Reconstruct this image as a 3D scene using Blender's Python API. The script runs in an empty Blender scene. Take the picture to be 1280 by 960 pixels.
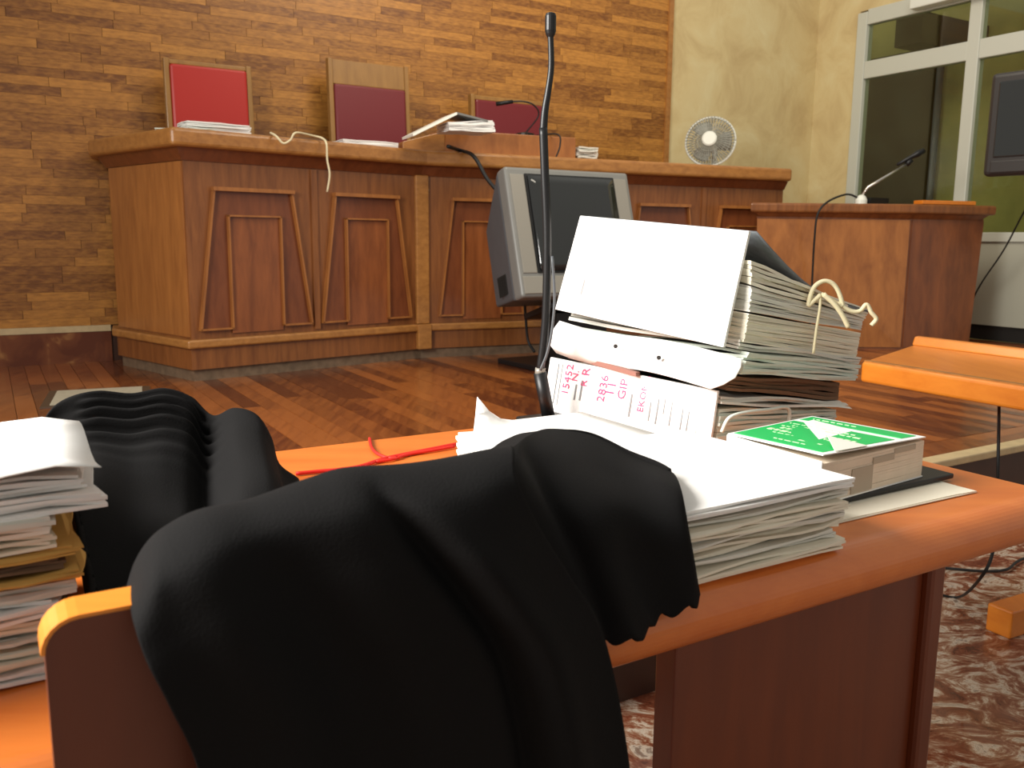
import bpy, bmesh, math, random
from mathutils import Vector, Matrix, noise

# ------------------------------------------------------------------ camera
FPX = 1085.0; EYE = 1.13
PITCH = math.atan(180 / FPX); ROLL = math.radians(0.5)
scn = bpy.context.scene
col = scn.collection
Fv = Vector((0, math.cos(PITCH), -math.sin(PITCH)))
R0 = Vector((1, 0, 0)); U0 = R0.cross(Fv)
Rv = R0 * math.cos(ROLL) + U0 * math.sin(ROLL)
Uv = U0 * math.cos(ROLL) - R0 * math.sin(ROLL)
CAM = Vector((0, 0, EYE))
cd = bpy.data.cameras.new('camera'); cam = bpy.data.objects.new('camera', cd); col.objects.link(cam)
cd.sensor_fit = 'HORIZONTAL'; cd.sensor_width = 36; cd.lens = 36 * FPX / 1280
cd.clip_start = 0.02; cd.clip_end = 100
cd.dof.use_dof = True; cd.dof.focus_distance = 1.5; cd.dof.aperture_fstop = cd.lens / 1000 / 0.0028
cam.matrix_world = Matrix(((Rv.x, Uv.x, -Fv.x, CAM.x), (Rv.y, Uv.y, -Fv.y, CAM.y), (Rv.z, Uv.z, -Fv.z, CAM.z), (0, 0, 0, 1)))
scn.camera = cam

# ------------------------------------------------------------------ light
vs = scn.view_settings
vs.view_transform = 'Standard'; vs.look = 'None'; vs.gamma = 1; vs.use_curve_mapping = False
vs.exposure = 0.0
w = bpy.data.worlds.new('room_light'); scn.world = w; w.use_nodes = True
bg = w.node_tree.nodes['Background']; bg.inputs[0].default_value = (1.0, 0.96, 0.88, 1); bg.inputs[1].default_value = 0.46

def area(name, loc, target, sx, sy, power, colr):
    l = bpy.data.lights.new(name, 'AREA'); l.shape = 'RECTANGLE'; l.size = sx; l.size_y = sy
    l.energy = power; l.color = colr
    o = bpy.data.objects.new(name, l); col.objects.link(o); o.location = loc
    d = Vector(target) - Vector(loc); o.rotation_euler = d.to_track_quat('-Z', 'Y').to_euler()
    return o
area('daylight_window', (-2.55, 0.35, 2.5), (0.35, 1.3, 0.8), 1.8, 1.5, 260, (1, 0.97, 0.92)).data.spread = math.radians(165)
area('added_wall_fill', (1.2, 4.4, 4.6), (1.8, 7.0, 1.6), 3.4, 1.2, 130, (1, 0.9, 0.74))  # added overhead fill, no visible source; brightens the back wall and plaster

# ------------------------------------------------------------------ frames
TH = math.radians(31)
u = Vector((math.cos(TH), math.sin(TH), 0)); v = Vector((-math.sin(TH), math.cos(TH), 0)); Z = Vector((0, 0, 1))
def W(a, b, z=0.0): return u * a + v * b + Z * z
def ray(px, py): return Fv + Rv * ((px - 640) / FPX) - Uv * ((py - 480) / FPX)
def atz(px, py, z): d = ray(px, py); return CAM + d * ((z - EYE) / d.z)
def aty(px, py, Y): d = ray(px, py); return CAM + d * (Y / d.y)
def atb(px, py, b): d = ray(px, py); return CAM + d * (b / d.dot(v))
def ata(px, py, a): d = ray(px, py); return CAM + d * (a / d.dot(u))
def proj(p):
    q = p - CAM; z = q.dot(Fv)
    return (640 + FPX * q.dot(Rv) / z, 480 - FPX * q.dot(Uv) / z, z)
def AB(p): return p.dot(u), p.dot(v)

PLAT = 0.30; TAB = 0.76; BTOP = 1.72; BACK = 6.40; SIDE = 7.45

# ------------------------------------------------------------------ materials
MATS = {}
def newmat(name):
    m = bpy.data.materials.new(name); m.use_nodes = True; MATS[name] = m
    nt = m.node_tree; return m, nt, nt.nodes['Principled BSDF']
def ramp(nt, stops):
    r = nt.nodes.new('ShaderNodeValToRGB'); e = r.color_ramp.elements
    while len(e) < len(stops): e.new(0.5)
    for k, (p, c) in enumerate(stops): e[k].position = p; e[k].color = (*c, 1)
    return r
def lin(c): return tuple(((x / 255) / 12.92 if x / 255 <= 0.04045 else ((x / 255 + 0.055) / 1.055) ** 2.4) for x in c)
def coords(nt, rotz=0.0, scale=(1, 1, 1), kind='Object', rot=None):
    t = nt.nodes.new('ShaderNodeTexCoord'); m = nt.nodes.new('ShaderNodeMapping')
    m.inputs['Rotation'].default_value = rot or (0, 0, rotz); m.inputs['Scale'].default_value = scale
    nt.links.new(t.outputs[kind], m.inputs['Vector']); return m
def plain(name, c, rough=0.5, metal=0.0, spec=0.5, bump=0.0, bscale=60, var=0.0):
    m, nt, b = newmat(name)
    b.inputs['Base Color'].default_value = (*lin(c), 1); b.inputs['Roughness'].default_value = rough
    b.inputs['Metallic'].default_value = metal; b.inputs['Specular IOR Level'].default_value = spec
    if bump or var:
        mp = coords(nt); n = nt.nodes.new('ShaderNodeTexNoise'); n.inputs['Scale'].default_value = bscale; n.inputs['Detail'].default_value = 5
        nt.links.new(mp.outputs[0], n.inputs['Vector'])
        if bump:
            bp = nt.nodes.new('ShaderNodeBump'); bp.inputs['Strength'].default_value = bump; bp.inputs['Distance'].default_value = 0.01
            nt.links.new(n.outputs['Fac'], bp.inputs['Height']); nt.links.new(bp.outputs[0], b.inputs['Normal'])
        if var:
            L = lin(c); r = ramp(nt, [(0.3, tuple(x * (1 - var) for x in L)), (0.7, tuple(min(1, x * (1 + var)) for x in L))])
            nt.links.new(n.outputs['Fac'], r.inputs[0]); nt.links.new(r.outputs[0], b.inputs['Base Color'])
    return m
def wood(name, dark, light, rot=(0, 0, -TH), scale=(1.2, 14, 14), rough=0.35, coat=0.3, rnd=None, rvar=0.5, big=0.0):
    """streaky grain; scale small along the grain. rnd: 'object' or 'island' shifts each plank."""
    m, nt, b = newmat(name)
    mp = coords(nt, scale=scale, rot=rot)
    n = nt.nodes.new('ShaderNodeTexNoise'); n.inputs['Scale'].default_value = 2.2; n.inputs['Detail'].default_value = 6; n.inputs['Roughness'].default_value = 0.62; n.inputs['Distortion'].default_value = 0.35
    nt.links.new(mp.outputs[0], n.inputs['Vector'])
    fac = n.outputs['Fac']
    if rnd:
        if rnd == 'object': s = nt.nodes.new('ShaderNodeObjectInfo').outputs['Random']
        else: s = nt.nodes.new('ShaderNodeNewGeometry').outputs['Random Per Island']
        off = nt.nodes.new('ShaderNodeVectorMath'); off.operation = 'MULTIPLY_ADD'
        cx = nt.nodes.new('ShaderNodeCombineXYZ'); nt.links.new(s, cx.inputs[0]); nt.links.new(s, cx.inputs[1])
        off.inputs[1].default_value = (37, 53, 0); nt.links.new(cx.outputs[0], off.inputs[0]); nt.links.new(mp.outputs[0], off.inputs[2])
        nt.links.new(off.outputs[0], n.inputs['Vector'])
        mx = nt.nodes.new('ShaderNodeMath'); mx.operation = 'MULTIPLY_ADD'; mx.inputs[1].default_value = rvar; mx.inputs[2].default_value = -rvar / 2
        nt.links.new(s, mx.inputs[0])
        ad = nt.nodes.new('ShaderNodeMath'); ad.operation = 'ADD'; nt.links.new(mx.outputs[0], ad.inputs[0]); nt.links.new(fac, ad.inputs[1]); fac = ad.outputs[0]
    D, L = lin(dark), lin(light); mid = tuple((p + q) / 2 for p, q in zip(D, L))
    r = ramp(nt, [(0.25, D), (0.5, mid), (0.78, L)])
    nt.links.new(fac, r.inputs[0]); nt.links.new(r.outputs[0], b.inputs['Base Color'])
    b.inputs['Roughness'].default_value = rough; b.inputs['Coat Weight'].default_value = coat; b.inputs['Coat Roughness'].default_value = 0.18
    return m
def paper(name, c, var=0.12, trans=0.0):
    m, nt, b = newmat(name)
    g = nt.nodes.new('ShaderNodeNewGeometry'); L = lin(c)
    r = ramp(nt, [(0, tuple(x * (1 - var) for x in L)), (1, tuple(min(0.92, x * (1 + var * 0.5)) for x in L))])
    nt.links.new(g.outputs['Random Per Island'], r.inputs[0]); nt.links.new(r.outputs[0], b.inputs['Base Color'])
    b.inputs['Roughness'].default_value = 0.75; b.inputs['Specular IOR Level'].default_value = 0.25
    return m

GU = (0, 0, -TH)
wood('wall_plank_wood', (116, 68, 22), (192, 132, 56), GU, (1.2, 14, 30), 0.42, 0.15, 'object', 0.36)
wood('wall_plank_wood_far', (116, 68, 22), (192, 132, 56), GU, (1.2, 14, 30), 0.42, 0.15, 'island', 0.36)
wood('floor_plank_wood', (90, 42, 20), (164, 94, 44), (0, 0, -TH), (12, 1.1, 12), 0.26, 0.5, 'object', 0.7)
wood('floor_plank_wood_far', (90, 42, 20), (164, 94, 44), (0, 0, -TH), (12, 1.1, 12), 0.26, 0.5, 'island', 0.7)
wood('bench_wood', (106, 60, 28), (148, 92, 46), (0, 0, -math.radians(42)), (14, 14, 1.4), 0.38, 0.25)
wood('bench_wood_light', (140, 90, 42), (182, 126, 64), (0, 0, -TH), (1.5, 14, 14), 0.36, 0.3)
wood('bench_wood_end', (136, 82, 38), (176, 114, 56), (0, 0, 0), (10, 10, 1.3), 0.36, 0.3)
wood('veneer_red', (98, 50, 26), (130, 72, 38), (0, 0, -TH), (9, 9, 2), 0.36, 0.3)
wood('veneer_flame', (106, 56, 28), (156, 90, 46), (0, 0, -TH), (7, 7, 1.2), 0.34, 0.35)
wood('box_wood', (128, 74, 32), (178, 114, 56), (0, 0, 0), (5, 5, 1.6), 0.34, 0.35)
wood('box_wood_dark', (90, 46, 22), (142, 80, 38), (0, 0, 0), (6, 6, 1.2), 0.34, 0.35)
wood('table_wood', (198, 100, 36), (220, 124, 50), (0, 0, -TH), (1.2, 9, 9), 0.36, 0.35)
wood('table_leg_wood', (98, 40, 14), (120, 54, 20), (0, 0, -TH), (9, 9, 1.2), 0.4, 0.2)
wood('table_edge_wood', (190, 80, 20), (216, 104, 34), (0, 0, -TH), (1.2, 9, 9), 0.33, 0.4)
wood('second_table_wood', (206, 112, 24), (228, 138, 42), (0, 0, -TH), (9, 1.2, 9), 0.38, 0.3)
wood('chair_wood', (78, 32, 12), (98, 42, 16), (0, 0, -TH), (10, 10, 1.3), 0.45, 0.15)
wood('chair_lit_edge_wood', (206, 118, 30), (226, 142, 48), (0, 0, -TH), (1.5, 9, 9), 0.4, 0.2)
wood('judge_chair_wood', (132, 92, 40), (164, 120, 58), (0, 0, -TH), (9, 9, 1.4), 0.4, 0.2)
plain('stone_plinth', (112, 92, 72), 0.5, bump=0.1, var=0.25, bscale=25)
plain('nosing_stone', (200, 178, 136), 0.4, var=0.1, bscale=20)
plain('dark_riser', (62, 34, 20), 0.45, var=0.2, bscale=12)
plain('ochre_strip', (206, 150, 66), 0.4)
plain('robe_cloth', (20, 19, 19), 0.92, spec=0.12, bump=0.12, bscale=420)
plain('black_plastic', (20, 20, 21), 0.4, spec=0.4)
plain('black_rubber', (18, 18, 18), 0.6)
plain('tv_grey', (124, 124, 120), 0.42, var=0.04, bscale=8)
plain('tv_dark_grey', (84, 88, 92), 0.5, var=0.05, bscale=8)
plain('tv_silver', (146, 142, 132), 0.35, 0.15)
plain('tv_screen', (38, 40, 40), 0.06, spec=0.6)
plain('wall_tv_case', (46, 42, 40), 0.4)
plain('red_leather', (178, 34, 24), 0.38, bump=0.05, bscale=300)
plain('maroon_leather', (112, 26, 32), 0.38, bump=0.05, bscale=300)
plain('red_cord', (222, 30, 12), 0.6)
plain('cream_cord', (226, 214, 176), 0.8)
plain('grey_board', (112, 116, 120), 0.75, bump=0.2, bscale=60, var=0.1)
plain('shadow_line', (150, 104, 92), 0.7)
plain('red_ink', (232, 70, 120), 0.6)
plain('grey_ink', (132, 136, 138), 0.7)
plain('faint_ink', (186, 186, 188), 0.7)
plain('white_metal', (196, 198, 186), 0.4)
plain('white_plastic', (222, 224, 214), 0.4)
plain('fan_grey', (150, 150, 140), 0.45)
plain('white_panel', (178, 178, 162), 0.5)
plain('pale_mat', (176, 168, 146), 0.6, var=0.08, bscale=40)
plain('mat_frame', (78, 62, 46), 0.5)
plain('olive_wall', (182, 172, 108), 0.8, var=0.14, bscale=3)
plain('dark_door', (64, 48, 34), 0.6, var=0.15, bscale=3)
plain('chrome', (216, 212, 204), 0.2, 0.9)
plain('book_green', (18, 184, 92), 0.4)
plain('book_white', (240, 240, 236), 0.5)
plain('book_pages', (222, 206, 184), 0.7, var=0.05, bscale=30)
plain('book_tab', (176, 162, 142), 0.7)
plain('book_title', (206, 236, 190), 0.5)
plain('shadow_dark', (28, 24, 20), 0.8)
paper('paper_white', (242, 240, 236), 0.06)
paper('paper_cream', (236, 228, 208), 0.14)
paper('paper_grey', (228, 225, 214), 0.14)
paper('paper_green', (218, 226, 214), 0.1)
paper('paper_tan', (208, 160, 84), 0.15)
paper('paper_brown', (120, 92, 70), 0.2)

# plaster
m, nt, b = newmat('plaster')
mp = coords(nt, rotz=-TH); n = nt.nodes.new('ShaderNodeTexNoise'); n.inputs['Scale'].default_value = 2.3; n.inputs['Detail'].default_value = 7; n.inputs['Roughness'].default_value = 0.62; n.inputs['Distortion'].default_value = 0.6
nt.links.new(mp.outputs[0], n.inputs['Vector'])
r = ramp(nt, [(0.3, lin((194, 170, 122))), (0.5, lin((210, 190, 140))), (0.72, lin((218, 204, 158)))]); nt.links.new(n.outputs['Fac'], r.inputs[0]); nt.links.new(r.outputs[0], b.inputs['Base Color'])
bp = nt.nodes.new('ShaderNodeBump'); bp.inputs['Strength'].default_value = 0.35; bp.inputs['Distance'].default_value = 0.03; nt.links.new(n.outputs['Fac'], bp.inputs['Height']); nt.links.new(bp.outputs[0], b.inputs['Normal'])
b.inputs['Roughness'].default_value = 0.85
# red veined marble
m, nt, b = newmat('red_marble')
mp = coords(nt, rotz=-TH, scale=(1, 1.6, 1)); n = nt.nodes.new('ShaderNodeTexNoise'); n.inputs['Scale'].default_value = 7.5; n.inputs['Detail'].default_value = 10; n.inputs['Roughness'].default_value = 0.72; n.inputs['Distortion'].default_value = 1.6
nt.links.new(mp.outputs[0], n.inputs['Vector'])
r = ramp(nt, [(0.34, lin((84, 38, 22))), (0.46, lin((128, 72, 48))), (0.52, lin((160, 128, 104))), (0.57, lin((204, 190, 172))), (0.62, lin((140, 124, 110))), (0.74, lin((110, 62, 42)))])
nt.links.new(n.outputs['Fac'], r.inputs[0]); nt.links.new(r.outputs[0], b.inputs['Base Color']); b.inputs['Roughness'].default_value = 0.22; b.inputs['Coat Weight'].default_value = 0.2
# baseboard marble
m, nt, b = newmat('beige_marble')
mp = coords(nt, scale=(1, 1, 1)); n = nt.nodes.new('ShaderNodeTexNoise'); n.inputs['Scale'].default_value = 4.5; n.inputs['Detail'].default_value = 4; n.inputs['Distortion'].default_value = 1.0
nt.links.new(mp.outputs[0], n.inputs['Vector'])
r = ramp(nt, [(0.4, lin((96, 48, 28))), (0.52, lin((118, 66, 38))), (0.6, lin((168, 120, 70)))]); nt.links.new(n.outputs['Fac'], r.inputs[0]); nt.links.new(r.outputs[0], b.inputs['Base Color']); b.inputs['Roughness'].default_value = 0.3
# window glass: see-through with a fresnel sheen
m = bpy.data.materials.new('window_glass'); m.use_nodes = True; MATS['window_glass'] = m; nt = m.node_tree; nt.nodes.clear()
o_ = nt.nodes.new('ShaderNodeOutputMaterial'); mix = nt.nodes.new('ShaderNodeMixShader'); tr = nt.nodes.new('ShaderNodeBsdfTransparent'); gl = nt.nodes.new('ShaderNodeBsdfGlossy'); fr = nt.nodes.new('ShaderNodeFresnel')
tr.inputs[0].default_value = (0.80, 0.84, 0.74, 1); gl.inputs['Roughness'].default_value = 0.02; fr.inputs[0].default_value = 1.45
nt.links.new(fr.outputs[0], mix.inputs[0]); nt.links.new(tr.outputs[0], mix.inputs[1]); nt.links.new(gl.outputs[0], mix.inputs[2]); nt.links.new(mix.outputs[0], o_.inputs[0])

# ------------------------------------------------------------------ mesh tools
def crom(pts, n=8):
    P = [Vector(p) for p in pts]
    if len(P) < 3: return P
    out = []
    for i in range(len(P) - 1):
        p0 = P[i - 1] if i else P[0] * 2 - P[1]; p1, p2 = P[i], P[i + 1]; p3 = P[i + 2] if i + 2 < len(P) else P[-1] * 2 - P[-2]
        for k in range(n):
            t = k / n
            out.append(0.5 * ((2 * p1) + (p2 - p0) * t + (2 * p0 - 5 * p1 + 4 * p2 - p3) * t * t + (3 * p1 - p0 - 3 * p2 + p3) * t ** 3))
    out.append(P[-1]); return out
class MB:
    def __init__(s): s.v = []; s.f = []
    def add(s, vs_, fs):
        o = len(s.v); s.v += [Vector(p) for p in vs_]; s.f += [tuple(i + o for i in f) for f in fs]; return s
    def hexa(s, p):      # 4 bottom + 4 top, same winding
        return s.add(p, [(3, 2, 1, 0), (4, 5, 6, 7), (0, 1, 5, 4), (1, 2, 6, 5), (2, 3, 7, 6), (3, 0, 4, 7)])
    def rbox(s, a0, a1, b0, b1, z0, z1):     # box in room axes
        return s.hexa([W(a0, b0, z0), W(a1, b0, z0), W(a1, b1, z0), W(a0, b1, z0), W(a0, b0, z1), W(a1, b0, z1), W(a1, b1, z1), W(a0, b1, z1)])
    def box(s, M, x0, x1, y0, y1, z0, z1):
        return s.hexa([M @ Vector(p) for p in ((x0, y0, z0), (x1, y0, z0), (x1, y1, z0), (x0, y1, z0), (x0, y0, z1), (x1, y0, z1), (x1, y1, z1), (x0, y1, z1))])
    def prism(s, pts, off):
        n = len(pts); P = [Vector(p) for p in pts]; Q = [p + Vector(off) for p in P]
        return s.add(P + Q, [tuple(range(n - 1, -1, -1)), tuple(range(n, 2 * n))] + [(i, (i + 1) % n, n + (i + 1) % n, n + i) for i in range(n)])
    def tube(s, pts, r, n=8, smooth=6):
        P = crom(pts, smooth) if smooth else [Vector(p) for p in pts]
        rr = r if isinstance(r, (list, tuple)) else [r] * 2
        rings = []; up = None
        for i, p in enumerate(P):
            t = (P[min(i + 1, len(P) - 1)] - P[max(i - 1, 0)]).normalized()
            if up is None: up = Vector((0, 0, 1)) if abs(t.z) < 0.9 else Vector((1, 0, 0))
            x = t.cross(up).normalized(); y = x.cross(t); up = y
            k = i / max(1, len(P) - 1) * (len(rr) - 1); j = min(int(k), len(rr) - 2); rad = rr[j] + (rr[j + 1] - rr[j]) * (k - j)
            rings.append([p + x * math.cos(2 * math.pi * q / n) * rad + y * math.sin(2 * math.pi * q / n) * rad for q in range(n)])
        o = len(s.v); s.v += [q for rg in rings for q in rg]
        for i in range(len(rings) - 1):
            for q in range(n):
                s.f.append((o + i * n + q, o + i * n + (q + 1) % n, o + (i + 1) * n + (q + 1) % n, o + (i + 1) * n + q))
        s.f.append(tuple(o + q for q in range(n - 1, -1, -1))); e = o + (len(rings) - 1) * n; s.f.append(tuple(e + q for q in range(n)))
        return s
    def lathe(s, prof, M, n=24):
        o = len(s.v)
        for r_, z_ in prof:
            for q in range(n): s.v.append(M @ Vector((r_ * math.cos(2 * math.pi * q / n), r_ * math.sin(2 * math.pi * q / n), z_)))
        for i in range(len(prof) - 1):
            for q in range(n): s.f.append((o + i * n + q, o + i * n + (q + 1) % n, o + (i + 1) * n + (q + 1) % n, o + (i + 1) * n + q))
        s.f.append(tuple(o + q for q in range(n - 1, -1, -1))); e = o + (len(prof) - 1) * n; s.f.append(tuple(e + q for q in range(n)))
        return s
    def grid(s, G):
        h, w_ = len(G), len(G[0]); o = len(s.v); s.v += [p for row in G for p in row]
        for i in range(h - 1):
            for j in range(w_ - 1): s.f.append((o + i * w_ + j, o + i * w_ + j + 1, o + (i + 1) * w_ + j + 1, o + (i + 1) * w_ + j))
        return s
    def build(s, name, mat, parent=None, smooth=False, bevel=0.0, seg=2, solid=0.0, recalc=True, sub=0):
        me = bpy.data.meshes.new(name); me.from_pydata([tuple(p) for p in s.v], [], s.f)
        if recalc:
            bm = bmesh.new(); bm.from_mesh(me); bmesh.ops.recalc_face_normals(bm, faces=bm.faces); bm.to_mesh(me); bm.free()
        me.materials.append(MATS[mat])
        if smooth:
            for p in me.polygons: p.use_smooth = True
        o = bpy.data.objects.new(name, me); col.objects.link(o)
        if solid: md = o.modifiers.new('solid', 'SOLIDIFY'); md.thickness = solid; md.offset = -1
        if sub: md = o.modifiers.new('sub', 'SUBSURF'); md.levels = sub; md.render_levels = sub
        if bevel: md = o.modifiers.new('bevel', 'BEVEL'); md.width = bevel; md.segments = seg; md.limit_method = 'ANGLE'; md.angle_limit = 0.6
        if parent is not None: attach(o, parent)
        return o
def pworld(o):
    m_ = Matrix.Translation(o.location)
    return m_ if o.parent is None else pworld(o.parent) @ o.matrix_parent_inverse @ m_
def attach(o, parent):
    o.parent = parent; o.matrix_parent_inverse = pworld(parent).inverted()
def thing(name, label, cat, loc, group=None):
    o = bpy.data.objects.new(name, None); col.objects.link(o); o.location = loc; o.empty_display_size = 0.1
    return tag(o, label, cat, group)
def tag(o, label, cat, group=None):
    o['label'] = label; o['category'] = cat
    if group: o['group'] = group
    return o
def struct(o): o['kind'] = 'structure'; return o
def offset_path(path, d):
    """mitred offset of an open 2D polyline; positive = towards the camera side"""
    P = [Vector((p[0], p[1])) for p in path]; out = []
    N = []
    for i in range(len(P) - 1):
        e = (P[i + 1] - P[i]).normalized(); N.append(Vector((e.y, -e.x)))
    for i, p in enumerate(P):
        if i == 0: n_ = N[0]; k = 1
        elif i == len(P) - 1: n_ = N[-1]; k = 1
        else: n_ = (N[i - 1] + N[i]).normalized(); k = 1 / max(0.4, n_.dot(N[i]))
        out.append(p + n_ * d * k)
    return out
def band(mb, path, d0, d1, z0, z1, taper=0.0):
    A = offset_path(path, d0); B = offset_path(path, d1); A2 = offset_path(path, d0 - taper)
    n = len(path); vsx = [(p.x, p.y, z0) for p in A2] + [(p.x, p.y, z0) for p in B] + [(p.x, p.y, z1) for p in A] + [(p.x, p.y, z1) for p in B]
    fs = []
    for i in range(n - 1):
        fs += [(i, i + 1, 2 * n + i + 1, 2 * n + i), (n + i + 1, n + i, 3 * n + i, 3 * n + i + 1), (2 * n + i, 2 * n + i + 1, 3 * n + i + 1, 3 * n + i), (i + 1, i, n + i, n + i + 1)]
    fs += [(0, 2 * n, 3 * n, n), (n - 1, 2 * n - 1, 4 * n - 1, 3 * n - 1)]
    return mb.add(vsx, fs)
class Facet:
    def __init__(s, p0, p1):
        s.o = Vector((p0[0], p0[1], 0)); q = Vector((p1[0], p1[1], 0)); s.L = (q - s.o).length; s.e = (q - s.o).normalized(); s.n = Vector((s.e.y, -s.e.x, 0))
    def P(s, x, z, d=0.0): return s.o + s.e * x + s.n * d + Z * z
    def prism(s, mb, pts, d0, d1): return mb.prism([s.P(x, z, d0) for x, z in pts], s.n * (d1 - d0))
    def bar(s, mb, p, q, wd, d0, d1):
        a = Vector(p); b_ = Vector(q); t = (b_ - a).normalized(); nn = Vector((-t.y, t.x)) * wd / 2; t = t * wd / 2
        return s.prism(mb, [tuple(a - t - nn), tuple(b_ + t - nn), tuple(b_ + t + nn), tuple(a - t + nn)], d0, d1)

rng = random.Random(7)
def page_block(mb, qb, qt, n, jit=0.004, wave=0.002, gap=0.12, seg=6, seed=0):
    """n sheets/gatherings lofted between a bottom and a top quadrilateral, uneven at the edges"""
    rg = random.Random(seed); qb = [Vector(p) for p in qb]; qt = [Vector(p) for p in qt]
    for k in range(n):
        t0 = k / n; t1 = (k + 1 - gap) / n
        sh = [rg.uniform(-jit, jit) for _ in range(4)]; ph = rg.uniform(0, 9)
        c = sum(((qb[i].lerp(qt[i], t0)) for i in range(4)), Vector()) / 4
        def ring(t):
            Q = [qb[i].lerp(qt[i], t) for i in range(4)]; out = []
            for i in range(4):
                a, b_ = Q[i], Q[(i + 1) % 4]; e = (b_ - a).normalized(); nn = Vector((e.y, -e.x, 0))
                for j in range(seg):
                    s_ = j / seg; p = a.lerp(b_, s_); edge = 1 if 0 < j else 0.4
                    p = p + nn * (sh[i] * edge) + nn * wave * math.sin(ph + s_ * 9 + i) + Z * (wave * 0.8 * math.sin(ph * 1.7 + s_ * 7 + i * 2) * (1 if j else 0.3))
                    out.append(p)
            return out
        A, B = ring(t0), ring(t1); m_ = len(A); o = len(mb.v)
        mb.v += A + B
        mb.f += [tuple(o + i for i in range(m_ - 1, -1, -1)), tuple(o + m_ + i for i in range(m_))] + [(o + i, o + (i + 1) % m_, o + m_ + (i + 1) % m_, o + m_ + i) for i in range(m_)]
    return mb
def text_mesh(mb_list, txt, size, M, name, mat, parent):
    cu = bpy.data.curves.new('txt', 'FONT'); cu.body = txt; cu.size = size; cu.align_x = 'LEFT'; cu.resolution_u = 2
    to = bpy.data.objects.new('txt', cu); me = to.to_mesh(); me2 = me.copy(); to.to_mesh_clear(); bpy.data.objects.remove(to); bpy.data.curves.remove(cu)
    me2.transform(M); me2.name = name; me2.materials.clear(); me2.materials.append(MATS[mat])
    o = bpy.data.objects.new(name, me2); col.objects.link(o); attach(o, parent); return o
def up(o): return Vector((o[0], o[1]))

# ================================================================== SETTING
# marble floor, platform, step
struct(MB().rbox(-3.5, 9.5, -2.5, 7.5, -0.1, 0.0).build('floor', 'red_marble'))
PE = 1.96
plat = struct(MB().rbox(-3.0, SIDE + 0.02, PE, BACK + 0.02, 0.0, PLAT - 0.02).build('floor_platform', 'dark_riser'))
MB().rbox(-3.0, SIDE, PE - 0.02, PE + 0.05, PLAT - 0.03, PLAT + 0.003).build('nosing', 'nosing_stone', plat, bevel=0.006)
stp = struct(MB().rbox(-1.6, 2.05, 1.57, PE - 0.005, 0.0, 0.145).build('floor_step', 'dark_riser'))
MB().rbox(-1.6, 2.05, 1.60, PE - 0.025, 0.145, 0.165).build('tread', 'floor_plank_wood_far', stp)
MB().rbox(-1.6, 2.05, 1.555, 1.60, 0.135, 0.166).build('nosing', 'ochre_strip', stp, bevel=0.004)

# parquet planks of the platform, laid across it, with two border rows along the edge
def plank_mesh(name, a0, a1, b0, b1, z0, z1, mat):
    return MB().rbox(a0, a1, b0, b1, z0, z1)
cand = []
wpl = 0.088; k = 0
a = -2.4
for row, (b0, b1) in enumerate(((PE + 0.05, PE + 0.125), (PE + 0.125, PE + 0.20))):
    x = -2.4 - row * 0.3
    while x < SIDE:
        x1 = min(x + 0.9, SIDE); cand.append((x, x1, b0, b1)); x = x1
ci = 0
while a < SIDE - 0.01:
    a1 = min(a + wpl, SIDE); y = PE + 0.20 + 0.0; first = True
    ln = rng.uniform(0.35, 1.25)
    while y < BACK:
        y1 = min(y + ln, BACK)
        if BACK - y1 < 0.2: y1 = BACK
        cand.append((a, a1, y, y1)); y = y1; ln = 1.25
    a = a1; ci += 1
def inview(p, m=20): 
    q = proj(p); return q[2] > 0.2 and -m < q[0] < 1280 + m and -m < q[1] < 960 + m
scored = []
for c in cand:
    ctr = W((c[0] + c[1]) / 2, (c[2] + c[3]) / 2, PLAT); q = proj(ctr)
    vis = q[2] > 0.3 and -60 < q[0] < 1340 and 420 < q[1] < 640 and not (q[0] < 640 and q[1] > 600)
    scored.append((0 if vis else 1, q[2] if q[2] > 0 else 99, c))
scored.sort(key=lambda t: (t[0], t[1]))
g = 0.0012; far = MB(); cache = {}
for i, (hid, d, c) in enumerate(scored):
    if i < 290 and not hid:
        key = (round(c[1] - c[0], 3), round(c[3] - c[2], 3))
        me = cache.get(key)
        if me is None:
            mb = MB().rbox(0, c[1] - c[0] - 2 * g, 0, c[3] - c[2] - 2 * g, -0.018, 0.0); o = mb.build('floor_plank', 'floor_plank_wood'); cache[key] = o.data
        else:
            o = bpy.data.objects.new('floor_plank', me); col.objects.link(o)
        o.location = W(c[0] + g, c[2] + g, PLAT + rng.uniform(-0.0006, 0.0006)); o.parent = plat
    else:
        far.rbox(c[0] + g, c[1] - g, c[2] + g, c[3] - g, PLAT - 0.018, PLAT)
o = far.build('floor_planking', 'floor_plank_wood_far', plat); o['kind'] = 'stuff'

# wood-clad back wall
WEND = 5.48; WTOP = 3.9
wall = struct(MB().rbox(-3.0, WEND, BACK + 0.0, BACK + 0.15, 0.0, WTOP).build('wall_back', 'dark_riser'))
cand = []; hc = 0.056; z = PLAT + 0.245; ri = 0
while z < WTOP - 0.01:
    x = -2.6 + rng.uniform(-0.4, 0.0)
    while x < WEND - 0.002:
        x1 = min(x + rng.choice((0.36, 0.48, 0.60)), WEND)
        if WEND - x1 < 0.12: x1 = WEND
        cand.append((x, x1, z, min(z + hc, WTOP))); x = x1
    z += hc; ri += 1
scored = []
for c in cand:
    q = proj(W((c[0] + c[1]) / 2, BACK, (c[2] + c[3]) / 2))
    vis = -20 < q[0] < 845 and -8 < q[1] < 420 and not (q[0] > 135 and q[1] > 165 + max(0, (q[0] - 230)) * 0.07)
    scored.append((0 if vis else 1, q[2], c))
scored.sort(key=lambda t: (t[0], t[1]))
far = MB(); cache = {}
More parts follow.
